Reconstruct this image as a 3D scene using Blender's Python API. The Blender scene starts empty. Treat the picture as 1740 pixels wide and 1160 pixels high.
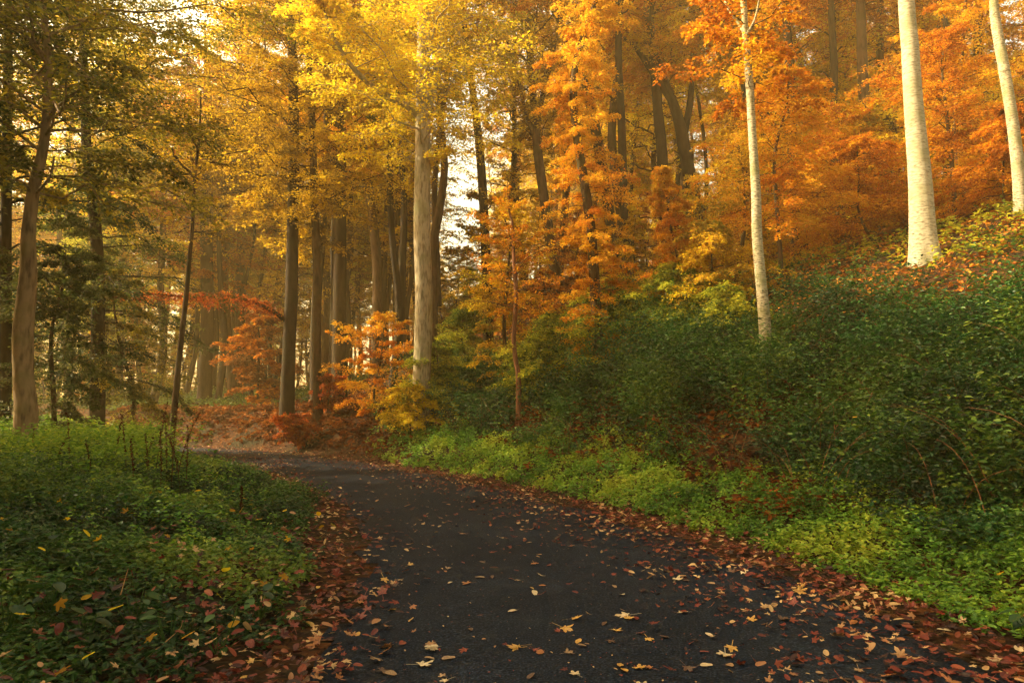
import bpy, math, random
import numpy as np
random.seed(7)
R = math.radians
sc = bpy.context.scene

# ------------------------------------------------------------------ camera
F, CX, CY, HZ, EYE = 1160.0, 870.0, 580.0, 690.0, 1.5
TH = math.atan((HZ - CY) / F)
cam_d = bpy.data.cameras.new('camera')
cam_d.lens = 24.0; cam_d.sensor_width = 36.0
cam_d.clip_start = 0.05; cam_d.clip_end = 2000
cam = bpy.data.objects.new('camera', cam_d)
sc.collection.objects.link(cam)
cam.location = (0, 0, EYE)
cam.rotation_euler = (R(90) + TH, 0, 0)
sc.camera = cam

# ------------------------------------------------------------------ light
SUN_EL = R(33)
SUN_AZ = math.atan2(-0.98, 0.06)           # clockwise from +Y: almost square to the left
sun_dir = np.array([math.sin(SUN_AZ) * math.cos(SUN_EL), math.cos(SUN_AZ) * math.cos(SUN_EL), math.sin(SUN_EL)])
sl = bpy.data.lights.new('sun', 'SUN')
sl.energy = 5.0; sl.angle = R(0.5); sl.color = (1.0, 0.86, 0.54)
so = bpy.data.objects.new('sun', sl); sc.collection.objects.link(so)
so.rotation_euler = (R(90) - SUN_EL, 0, math.atan2(sun_dir[0], -sun_dir[1]))
w = bpy.data.worlds.new('World'); sc.world = w; w.use_nodes = True
nt = w.node_tree; nt.nodes.clear()
sky = nt.nodes.new('ShaderNodeTexSky'); sky.sky_type = 'NISHITA'; sky.sun_disc = False
sky.sun_elevation = SUN_EL; sky.sun_rotation = SUN_AZ % (2 * math.pi)
sky.air_density = 1.0; sky.dust_density = 5.0; sky.ozone_density = 1.0
mul = nt.nodes.new('ShaderNodeMix'); mul.data_type = 'RGBA'; mul.blend_type = 'MULTIPLY'
mul.inputs[0].default_value = 1.0
mul.inputs[7].default_value = (2.4, 1.98, 1.12, 1)      # misty golden morning sky
bg = nt.nodes.new('ShaderNodeBackground'); bg.inputs[1].default_value = 0.15
ow = nt.nodes.new('ShaderNodeOutputWorld')
nt.links.new(sky.outputs[0], mul.inputs[6]); nt.links.new(mul.outputs[2], bg.inputs[0]); nt.links.new(bg.outputs[0], ow.inputs[0])

vs = sc.view_settings
vs.view_transform = 'Standard'; vs.look = 'None'; vs.gamma = 1.0; vs.exposure = 1.45
vs.use_curve_mapping = False
cy = sc.cycles
cy.max_bounces = 7; cy.diffuse_bounces = 3; cy.glossy_bounces = 2; cy.transmission_bounces = 4
cy.transparent_max_bounces = 4; cy.volume_bounces = 1
cy.use_adaptive_sampling = True; cy.adaptive_threshold = 0.02
cy.use_denoising = True
cy.sample_clamp_indirect = 6.0
cy.caustics_reflective = False; cy.caustics_refractive = False
HAZE = 0.0027

# ------------------------------------------------------------------ helpers
def P(px, py, Y):
    """point of the plane at distance Y seen at photo pixel (px, py)"""
    u = (px - CX) / F; v = (CY - py) / F
    y = math.cos(TH) - v * math.sin(TH); z = math.sin(TH) + v * math.cos(TH)
    t = Y / y
    return np.array([u * t, Y, EYE + z * t])

def rng(seed): return np.random.default_rng(seed)
def norm(a): return a / np.maximum(np.linalg.norm(a, axis=-1, keepdims=True), 1e-9)
def sstep(a, b, x):
    t = np.clip((x - a) / (b - a), 0, 1); return t * t * (3 - 2 * t)
_lat = rng(99).random((4, 256, 256))
def vnoise(x, y, scale=1.0, k=0):
    x = np.asarray(x, float) / scale + 91.7; y = np.asarray(y, float) / scale + 57.3
    xi = np.floor(x).astype(int); yi = np.floor(y).astype(int)
    fx = x - xi; fy = y - yi; fx = fx * fx * (3 - 2 * fx); fy = fy * fy * (3 - 2 * fy)
    g = _lat[k]
    a = g[xi % 256, yi % 256]; b = g[(xi + 1) % 256, yi % 256]
    c = g[xi % 256, (yi + 1) % 256]; d = g[(xi + 1) % 256, (yi + 1) % 256]
    return (a * (1 - fx) + b * fx) * (1 - fy) + (c * (1 - fx) + d * fx) * fy

def catmull(pts, n=8):
    p = np.asarray(pts, float)
    p = np.vstack([2 * p[0] - p[1], p, 2 * p[-1] - p[-2]])
    out = []
    for i in range(1, len(p) - 2):
        for t in np.linspace(0, 1, n, endpoint=False):
            out.append(0.5 * (2 * p[i] + (p[i + 1] - p[i - 1]) * t + (2 * p[i - 1] - 5 * p[i] + 4 * p[i + 1] - p[i + 2]) * t * t
                              + (3 * p[i] - p[i - 1] - 3 * p[i + 1] + p[i + 2]) * t ** 3))
    out.append(p[-2])
    return np.array(out)

# road edges (x, y) seen from above; the road bends away to the left
RE = catmull([(3.3, -30), (3.3, -10), (3.25, 0), (3.1, 4.1), (2.95, 5.4), (2.25, 7.9), (1.18, 10.5), (-.23, 13.4), (-3.5, 18.3),
              (-6.6, 21.8), (-11, 25.2), (-20, 29.5), (-40, 34), (-90, 40)], 5)
LE = catmull([(-1.2, -30), (-1.2, -10), (-1.4, 0), (-1.5, 3.7), (-1.5, 5.6), (-2.1, 8.3), (-3.05, 10.9), (-4.7, 13.9), (-7.4, 18.0),
              (-11.4, 21.3), (-20, 25.2), (-40, 29.5), (-90, 35.5)], 5)
def sdist(poly, x, y):
    """signed distance to a polyline, positive on its right-hand side when walking away from the camera"""
    x = np.asarray(x, float).ravel(); y = np.asarray(y, float).ravel()
    best = np.full(x.shape, 1e18); sg = np.zeros(x.shape)
    for (ax, ay), (bx, by) in zip(poly[:-1], poly[1:]):
        dx, dy = bx - ax, by - ay
        t = np.clip(((x - ax) * dx + (y - ay) * dy) / (dx * dx + dy * dy), 0, 1)
        ex = x - ax - t * dx; ey = y - ay - t * dy
        d = ex * ex + ey * ey
        m = d < best
        best[m] = d[m]; sg[m] = np.sign((ex * dy - ey * dx))[m]
    return np.sqrt(best) * np.where(sg == 0, 1, sg)

NEAR_S = [-1, 0, 0.6, 1.5, 3.0, 4.5, 6.0, 10, 20, 40, 100, 400]
NEAR_Z = [0, 0, 0.08, 0.50, 1.70, 2.90, 3.85, 5.4, 8.8, 13.5, 19, 21]
FAR_S = [-1, 0, 0.3, 1.0, 2.2, 4.0, 8.0, 20, 60, 400]
FAR_Z = [0, 0, 0.12, 0.75, 1.35, 1.6, 1.9, 2.0, 1.5, 0]
def terrain(x, y):
    x = np.asarray(x, float); y = np.asarray(y, float); shp = x.shape
    xr, yr = x.ravel(), y.ravel()
    sr = sdist(RE, xr, yr); slf = -sdist(LE, xr, yr)
    m = sstep(-10, 3.5, xr + 0.12 * (np.clip(yr, 0, 200) - 20))
    zr = np.interp(sr, NEAR_S, NEAR_Z) * m + np.interp(sr, FAR_S, FAR_Z) * (1 - m)
    z = np.where(sr > 0, zr, 0)
    z = z * np.where((sr > 0) & (yr < 14), 1 - .22 * (1 - sstep(7, 13, yr)), 1)
    bump = (vnoise(xr, yr, 1.3, 0) - .5) * .30 + (vnoise(xr, yr, 5, 1) - .5) * .7
    z = z + np.where(sr > 0, bump * sstep(0.5, 4, sr), 0)
    zl = 0.28 * sstep(0, 2.2, slf) + bump * .6 * sstep(0.6, 4, slf) - 0.028 * np.clip(slf - 9, 0, 200)
    z = np.where(slf > 0, zl, z)
    return z.reshape(shp)
def tz(x, y): return float(terrain(np.array([x]), np.array([y]))[0])

# ---- mesh building
def mesh_np(name, V, Fc, mats, rnd=None, smooth=False, midx=None):
    """V (n,3); Fc list of (faces array (m,k)) blocks"""
    me = bpy.data.meshes.new(name)
    V = np.asarray(V, np.float32)
    blocks = [np.asarray(f, np.int32) for f in Fc if len(f)]
    loops = np.concatenate([b.ravel() for b in blocks])
    tot = np.concatenate([np.full(len(b), b.shape[1], np.int32) for b in blocks])
    start = np.concatenate([[0], np.cumsum(tot)[:-1]]).astype(np.int32)
    me.vertices.add(len(V)); me.vertices.foreach_set('co', V.ravel())
    me.loops.add(len(loops)); me.loops.foreach_set('vertex_index', loops)
    me.polygons.add(len(tot)); me.polygons.foreach_set('loop_start', start)
    if midx is not None: me.polygons.foreach_set('material_index', np.asarray(midx, np.int32))
    for m in (mats if isinstance(mats, (list, tuple)) else [mats]): me.materials.append(m)
    me.update(calc_edges=True)
    if rnd is not None:
        a = me.attributes.new('rnd', 'FLOAT', 'FACE'); a.data.foreach_set('value', np.asarray(rnd, np.float32))
    me.polygons.foreach_set('use_smooth', np.full(len(tot), smooth, bool))
    return me

def obj(name, me, parent=None, loc=None):
    o = bpy.data.objects.new(name, me); sc.collection.objects.link(o)
    if parent: o.parent = parent
    if loc is not None: o.location = loc
    return o
def tag(o, label=None, cat=None, group=None, kind=None):
    if label: o['label'] = label
    if cat: o['category'] = cat
    if group: o['group'] = group
    if kind: o['kind'] = kind
    return o
def empty(name, loc, label, cat, group=None):
    o = obj(name, None, None, loc); o.empty_display_size = .3
    return tag(o, label, cat, group)

# leaf templates: (x across, y along, z normal)
T_RH = (np.array([(0, 0, 0), (.32, .45, .05), (0, 1, -.04), (-.32, .45, .05)], float), np.array([(0, 1, 2, 3)]))
T_OV = (np.array([(0, 0, 0), (0, 1, -.10), (.27, .28, .07), (.20, .70, .05), (-.27, .28, .07), (-.20, .70, .05)], float),
        np.array([(0, 2, 3, 1), (0, 1, 5, 4)]))
def leaves(T, C, D, N, s):
    tv, tf = T
    D = norm(D); W = norm(np.cross(D, N)); N = np.cross(W, D)
    s = np.asarray(s, float).reshape(-1, 1, 1)
    V = C[:, None, :] + s * (tv[None, :, 0:1] * W[:, None, :] + tv[None, :, 1:2] * D[:, None, :] + tv[None, :, 2:3] * N[:, None, :])
    n, k = len(C), len(tv)
    Fc = (tf[None] + (np.arange(n) * k)[:, None, None]).reshape(-1, tf.shape[1])
    return V.reshape(-1, 3), Fc, len(tf)

def tubes(paths, rad, sides=5):
    """paths (n,m,3), rad (n,m) -> V, F"""
    n, m, _ = paths.shape
    T = np.empty_like(paths); T[:, 1:-1] = paths[:, 2:] - paths[:, :-2]; T[:, 0] = paths[:, 1] - paths[:, 0]; T[:, -1] = paths[:, -1] - paths[:, -2]
    T = norm(T)
    ref = np.where(np.abs(T[..., 2:3]) > .75, np.array([1., 0, 0]), np.array([0, 0, 1.]))
    A = norm(np.cross(T, ref)); B = np.cross(T, A)
    ang = np.arange(sides) * 2 * math.pi / sides
    V = paths[:, :, None, :] + rad[:, :, None, None] * (np.cos(ang)[None, None, :, None] * A[:, :, None, :] + np.sin(ang)[None, None, :, None] * B[:, :, None, :])
    base = (np.arange(n) * m * sides)[:, None, None]
    i = np.arange(m - 1)[None, :, None]; j = np.arange(sides)[None, None, :]
    a = base + i * sides + j; b = base + i * sides + (j + 1) % sides
    Fc = np.stack([a, b, b + sides, a + sides], -1).reshape(-1, 4)
    return V.reshape(-1, 3), Fc

def trunk_mesh(name, path, r, mat, sides=18, flare=0.6, seed=0, knob=.022):
    """one trunk swept along a path with a root flare, bark relief"""
    path = np.asarray(path, float); g = rng(seed)
    n = len(path)
    T = np.empty_like(path); T[1:-1] = path[2:] - path[:-2]; T[0] = path[1] - path[0]; T[-1] = path[-1] - path[-2]; T = norm(T)
    A = norm(np.cross(T, np.array([0, 1., .01]))); B = np.cross(T, A)
    L = np.concatenate([[0], np.cumsum(np.linalg.norm(np.diff(path, axis=0), axis=1))])
    ang = np.arange(sides) * 2 * math.pi / sides
    ph = g.random(6) * 6.28
    fl = flare * np.exp(-L / 0.45)[:, None]
    lobes = 1 + fl * (0.55 + 0.45 * np.cos(ang[None, :] * 5 + ph[0]) + .2 * np.cos(ang[None, :] * 3 + ph[1]))
    bark = 1 + knob * (np.sin(ang[None, :] * 3 + L[:, None] * .9 + ph[2]) * .5 + np.sin(ang[None, :] * 2 - L[:, None] * 1.7 + ph[3]) * .5
                       + (vnoise(ang[None, :] * 3 + seed * 7, L[:, None] * 3, .8, 2) - .5) * 1.1)
    bark[:, -1] = bark[:, -1]
    rr = (np.asarray(r)[:, None] * lobes * bark)[:, :, None]
    V = path[:, None, :] + rr * (np.cos(ang)[None, :, None] * A[:, None, :] + np.sin(ang)[None, :, None] * B[:, None, :])
    i = np.arange(n - 1)[:, None]; j = np.arange(sides)[None, :]
    a = i * sides + j; b = i * sides + (j + 1) % sides
    Fc = np.stack([a, b, b + sides, a + sides], -1).reshape(-1, 4)
    return mesh_np(name, V.reshape(-1, 3), [Fc], mat, smooth=True)

# ------------------------------------------------------------------ materials
def new_mat(name):
    m = bpy.data.materials.new(name); m.use_nodes = True
    nt = m.node_tree; nt.nodes.clear()
    return m, nt, nt.nodes, nt.links
def ramp(N, stops, interp='LINEAR'):
    r = N.new('ShaderNodeValToRGB'); cr = r.color_ramp; cr.interpolation = interp
    while len(cr.elements) < len(stops): cr.elements.new(0.5)
    for e, (p, c) in zip(cr.elements, stops): e.position = p; e.color = (*c, 1)
    return r
def leaf_mat(name, cols, transl=.42, rough=.5, noise=1.6, spec=.12):
    """leaf colours drawn per leaf, drifting from branch to branch"""
    m, nt, N, L = new_mat(name)
    at = N.new('ShaderNodeAttribute'); at.attribute_name = 'rnd'
    tc = N.new('ShaderNodeTexCoord'); nz = N.new('ShaderNodeTexNoise'); nz.inputs['Scale'].default_value = 1 / noise; nz.inputs['Detail'].default_value = 1
    L.new(tc.outputs['Object'], nz.inputs['Vector'])
    a = N.new('ShaderNodeMath'); a.operation = 'MULTIPLY_ADD'; a.inputs[1].default_value = 1.7; a.inputs[2].default_value = -.85
    L.new(nz.outputs[0], a.inputs[0])
    b = N.new('ShaderNodeMath'); b.operation = 'ADD'; b.use_clamp = True
    L.new(at.outputs['Fac'], b.inputs[0]); L.new(a.outputs[0], b.inputs[1])
    r = ramp(N, [(i / (len(cols) - 1), c) for i, c in enumerate(cols)])
    L.new(b.outputs[0], r.inputs[0])
    p = N.new('ShaderNodeBsdfPrincipled'); p.inputs['Roughness'].default_value = rough; p.inputs['Specular IOR Level'].default_value = spec
    t = N.new('ShaderNodeBsdfTranslucent'); mx = N.new('ShaderNodeMixShader'); mx.inputs[0].default_value = transl
    o = N.new('ShaderNodeOutputMaterial')
    L.new(r.outputs[0], p.inputs['Base Color']); L.new(r.outputs[0], t.inputs[0])
    L.new(p.outputs[0], mx.inputs[1]); L.new(t.outputs[0], mx.inputs[2]); L.new(mx.outputs[0], o.inputs[0])
    return m
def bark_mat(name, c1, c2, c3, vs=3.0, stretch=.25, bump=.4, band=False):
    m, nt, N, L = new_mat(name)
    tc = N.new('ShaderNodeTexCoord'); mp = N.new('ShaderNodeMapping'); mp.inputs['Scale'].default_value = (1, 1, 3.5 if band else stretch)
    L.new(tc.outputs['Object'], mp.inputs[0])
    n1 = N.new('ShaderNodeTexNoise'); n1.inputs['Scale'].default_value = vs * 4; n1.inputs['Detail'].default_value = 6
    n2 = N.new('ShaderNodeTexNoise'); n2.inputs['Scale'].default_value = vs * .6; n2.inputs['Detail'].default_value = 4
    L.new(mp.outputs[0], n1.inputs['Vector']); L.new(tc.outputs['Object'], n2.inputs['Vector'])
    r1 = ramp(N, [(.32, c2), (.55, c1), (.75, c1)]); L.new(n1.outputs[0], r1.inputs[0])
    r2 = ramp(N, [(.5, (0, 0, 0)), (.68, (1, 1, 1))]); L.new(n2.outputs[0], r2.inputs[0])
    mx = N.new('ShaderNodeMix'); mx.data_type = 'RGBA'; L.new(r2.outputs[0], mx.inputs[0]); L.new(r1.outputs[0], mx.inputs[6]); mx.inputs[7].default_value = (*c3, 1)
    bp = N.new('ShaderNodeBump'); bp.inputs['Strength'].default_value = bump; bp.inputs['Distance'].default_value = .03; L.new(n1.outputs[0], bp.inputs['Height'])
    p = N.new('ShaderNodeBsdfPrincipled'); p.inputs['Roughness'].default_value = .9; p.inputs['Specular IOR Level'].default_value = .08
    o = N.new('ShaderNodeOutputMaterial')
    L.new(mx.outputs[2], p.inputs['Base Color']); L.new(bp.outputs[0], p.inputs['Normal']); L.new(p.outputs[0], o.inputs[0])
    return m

YEL = (.74, .62, .02); GOLD = (.72, .44, .018); ORG = (.68, .30, .012); DORG = (.54, .165, .010); RUST = (.27, .08, .012); RED = (.30, .035, .012)
OLV = (.26, .22, .02); LGRN = (.22, .26, .03); GRN = (.055, .10, .018); DGRN = (.025, .05, .012); BRN = (.13, .06, .02)
M = {
 'yellow': leaf_mat('yellow leaves', [OLV, GOLD, YEL, (.68, .46, .04)], .5),
 'gold': leaf_mat('golden leaves', [OLV, (.40, .20, .02), GOLD, YEL], .5),
 'orange': leaf_mat('orange leaves', [RUST, DORG, ORG, GOLD], .5),
 'bright_orange': leaf_mat('bright orange leaves', [DORG, ORG, (.66, .36, .02), (.70, .46, .03)], .5),
 'rust': leaf_mat('rust leaves', [BRN, RUST, DORG, ORG], .5),
 'brown_gold': leaf_mat('brown gold leaves', [(.12, .07, .015), (.28, .17, .02), (.52, .32, .015), (.72, .48, .02)], .5),
 'red': leaf_mat('red leaves', [(.10, .02, .01), RED, DORG, RED], .45),
 'olive': leaf_mat('olive leaves', [(.04, .055, .012), (.13, .12, .015), OLV, (.42, .30, .02)], .45),
 'dark_green': leaf_mat('dark green leaves', [DGRN, (.04, .06, .014), (.07, .09, .016), (.12, .12, .02)], .35),
 'yellow_green': leaf_mat('yellow green leaves', [GRN, LGRN, (.44, .42, .03), (.62, .56, .04)], .5),
 'bramble': leaf_mat('bramble leaves', [(.005, .022, .009), (.011, .054, .014), (.026, .105, .018), (.085, .17, .022)], .3, .42, 1.1, .35),
 'nettle': leaf_mat('nettle leaves', [(.04, .11, .014), (.10, .23, .02), (.20, .34, .026), (.34, .40, .035)], .35, .5, .9, .3),
 'lit_nettle': leaf_mat('sunlit nettle leaves', [(.06, .13, .015), (.14, .26, .02), (.26, .38, .03), (.42, .46, .04)], .45, .5, .9, .2),  # brighter copy of the nettle colours, standing in for sunlight on the leaves
 'herb': leaf_mat('herb leaves', [(.009, .032, .010), (.026, .074, .014), (.065, .145, .018), (.17, .24, .028)], .32, .45, .9, .3),
 'dead_fern': leaf_mat('dead fronds', [(.035, .011, .006), (.08, .022, .007), (.15, .040, .010), (.24, .08, .015)], .25, .7, 1.2, .05),
 'litter': leaf_mat('fallen leaves', [(.026, .009, .008), (.075, .014, .009), (.15, .022, .012), (.21, .048, .016), (.50, .33, .15)], .15, .55, .7, .3),
 'hill_litter': leaf_mat('beech litter', [RUST, (.34, .11, .02), (.48, .18, .025), (.55, .24, .03)], .2, .6, 1.5),
 'bark_pale': bark_mat('pale beech bark', (.41, .37, .27), (.17, .14, .09), (.26, .25, .14), 2.6, band=True, bump=.4),
 'bark_birch': bark_mat('birch bark', (.42, .37, .26), (.09, .065, .04), (.20, .20, .09), 3.6, band=True, bump=.6),
 'bark_grey': bark_mat('grey bark', (.34, .28, .19), (.14, .11, .07), (.22, .20, .11), 4, bump=.7),
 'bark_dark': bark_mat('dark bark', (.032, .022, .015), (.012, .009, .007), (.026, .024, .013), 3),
 'bark_brown': bark_mat('brown bark', (.085, .052, .030), (.028, .017, .011), (.055, .044, .020), 3),
 'bark_tan': bark_mat('tan bark', (.25, .165, .09), (.09, .058, .034), (.17, .13, .06), 3, bump=.8),
 'bark_red': bark_mat('reddish bark', (.20, .085, .045), (.08, .035, .02), (.14, .07, .035), 5),
 'stem_dead': bark_mat('dead stems', (.10, .05, .025), (.05, .025, .015), (.14, .08, .03), 8),
}
def fallen_mat(name, c, c2):
    m, nt, N, L = new_mat(name)
    tc = N.new('ShaderNodeTexCoord'); nz = N.new('ShaderNodeTexNoise'); nz.inputs['Scale'].default_value = 9; nz.inputs['Detail'].default_value = 4
    L.new(tc.outputs['Object'], nz.inputs['Vector'])
    r = ramp(N, [(.38, c2), (.56, c)]); L.new(nz.outputs[0], r.inputs[0])
    p = N.new('ShaderNodeBsdfPrincipled'); p.inputs['Roughness'].default_value = .5
    o = N.new('ShaderNodeOutputMaterial'); L.new(r.outputs[0], p.inputs['Base Color']); L.new(p.outputs[0], o.inputs[0])
    return m

# ground material
def ground_mat():
    m, nt, N, L = new_mat('forest floor')
    tc = N.new('ShaderNodeTexCoord')
    v = N.new('ShaderNodeTexVoronoi'); v.inputs['Scale'].default_value = 11; v.inputs['Randomness'].default_value = 1
    L.new(tc.outputs['Object'], v.inputs['Vector'])
    sx = N.new('ShaderNodeSeparateColor'); L.new(v.outputs['Color'], sx.inputs[0])
    r = ramp(N, [(0, (.014, .008, .005)), (.4, (.026, .012, .007)), (.75, (.05, .019, .008)), (1, (.10, .038, .012))]); L.new(sx.outputs[0], r.inputs[0])
    nz = N.new('ShaderNodeTexNoise'); nz.inputs['Scale'].default_value = .7; nz.inputs['Detail'].default_value = 8; L.new(tc.outputs['Object'], nz.inputs['Vector'])
    r2 = ramp(N, [(.45, (0, 0, 0)), (.62, (1, 1, 1))]); L.new(nz.outputs[0], r2.inputs[0])
    mx = N.new('ShaderNodeMix'); mx.data_type = 'RGBA'; L.new(r2.outputs[0], mx.inputs[0]); L.new(r.outputs[0], mx.inputs[6]); mx.inputs[7].default_value = (.018, .016, .009, 1)
    bp = N.new('ShaderNodeBump'); bp.inputs['Strength'].default_value = .7; bp.inputs['Distance'].default_value = .04; L.new(v.outputs['Distance'], bp.inputs['Height'])
    p = N.new('ShaderNodeBsdfPrincipled'); p.inputs['Roughness'].default_value = .95; p.inputs['Specular IOR Level'].default_value = .08
    o = N.new('ShaderNodeOutputMaterial'); L.new(mx.outputs[2], p.inputs['Base Color']); L.new(bp.outputs[0], p.inputs['Normal']); L.new(p.outputs[0], o.inputs[0])
    return m
def asphalt_mat():
    m, nt, N, L = new_mat('asphalt')
    tc = N.new('ShaderNodeTexCoord')
    nf = N.new('ShaderNodeTexNoise'); nf.inputs['Scale'].default_value = 70; nf.inputs['Detail'].default_value = 3
    nb = N.new('ShaderNodeTexNoise'); nb.inputs['Scale'].default_value = .8; nb.inputs['Detail'].default_value = 7; nb.inputs['Roughness'].default_value = .65
    ms = N.new('ShaderNodeTexNoise'); ms.inputs['Scale'].default_value = 5; ms.inputs['Detail'].default_value = 9; ms.inputs['Roughness'].default_value = .75
    for n in (nf, nb, ms): L.new(tc.outputs['Object'], n.inputs['Vector'])
    r = ramp(N, [(.30, (.005, .009, .017)), (.5, (.008, .013, .024)), (.72, (.014, .021, .033))]); L.new(nb.outputs[0], r.inputs[0])
    r1 = ramp(N, [(.36, (.2, .2, .2)), (.55, (1.0, 1.0, 1.0)), (.68, (3.8, 3.6, 3.2))]); L.new(nf.outputs[0], r1.inputs[0])
    mx = N.new('ShaderNodeMix'); mx.data_type = 'RGBA'; mx.blend_type = 'MULTIPLY'; mx.inputs[0].default_value = .8
    L.new(r.outputs[0], mx.inputs[6]); L.new(r1.outputs[0], mx.inputs[7])
    r2 = ramp(N, [(.56, (0, 0, 0)), (.70, (.55, .55, .55))]); L.new(ms.outputs[0], r2.inputs[0])
    m2 = N.new('ShaderNodeMix'); m2.data_type = 'RGBA'; L.new(r2.outputs[0], m2.inputs[0]); L.new(mx.outputs[2], m2.inputs[6]); m2.inputs[7].default_value = (.034, .033, .028, 1)
    rr = N.new('ShaderNodeMapRange'); rr.inputs[3].default_value = .6; rr.inputs[4].default_value = .8; L.new(nb.outputs[0], rr.inputs[0])
    bp = N.new('ShaderNodeBump'); bp.inputs['Strength'].default_value = .5; bp.inputs['Distance'].default_value = .012; L.new(nf.outputs[0], bp.inputs['Height'])
    p = N.new('ShaderNodeBsdfPrincipled'); p.inputs['Specular IOR Level'].default_value = .08; L.new(rr.outputs[0], p.inputs['Roughness'])
    o = N.new('ShaderNodeOutputMaterial'); L.new(m2.outputs[2], p.inputs['Base Color']); L.new(bp.outputs[0], p.inputs['Normal']); L.new(p.outputs[0], o.inputs[0])
    return m

# ------------------------------------------------------------------ ground and road
EXT = 220.0
u = np.linspace(-1, 1, 361)
gx = np.sinh(u * 4.6) / math.sinh(4.6) * EXT
gy = 12 + np.sinh(u * 4.6) / math.sinh(4.6) * EXT
X, Y = np.meshgrid(gx, gy, indexing='ij')
Z = terrain(X, Y)
n = len(gx)
i, j = np.meshgrid(np.arange(n - 1), np.arange(n - 1), indexing='ij')
a = (i * n + j).ravel()
Fg = np.stack([a, a + n, a + n + 1, a + 1], -1)
g_o = obj('ground', mesh_np('ground', np.stack([X, Y, Z], -1).reshape(-1, 3), [Fg], ground_mat(), smooth=True))
tag(g_o, kind='structure')

def road():
    c = catmull((RE[::5] + 0.0)[:13], 12)
    ctr = []
    for p in c:                                    # centreline and half width between the two edges
        k = np.argmin(((LE - p) ** 2).sum(1)); ctr.append((p, LE[k]))
    V = []; cols = 9
    for q, (pr, pl) in enumerate(ctr):
        d = pr - pl; ln = np.linalg.norm(d)
        wr = .38 + .10 * math.sin(q * .7) + .06 * math.sin(q * 2.3); wl = .30 + .08 * math.sin(q * .9 + 1) + .05 * math.sin(q * 2.9)
        a0 = pl + d * wl / ln; a1 = pr - d * wr / ln
        for k in range(cols):
            t = k / (cols - 1); xy = a0 * (1 - t) + a1 * t
            V.append((xy[0], xy[1], .012 + .035 * (1 - (2 * t - 1) ** 2)))
    nn = len(ctr)
    Fc = [(r * cols + k, r * cols + k + 1, (r + 1) * cols + k + 1, (r + 1) * cols + k) for r in range(nn - 1) for k in range(cols - 1)]
    V = np.array(V)
    o = obj('road', mesh_np('road', V, [np.array(Fc)], asphalt_mat(), smooth=True)); tag(o, kind='structure')
road()

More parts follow.
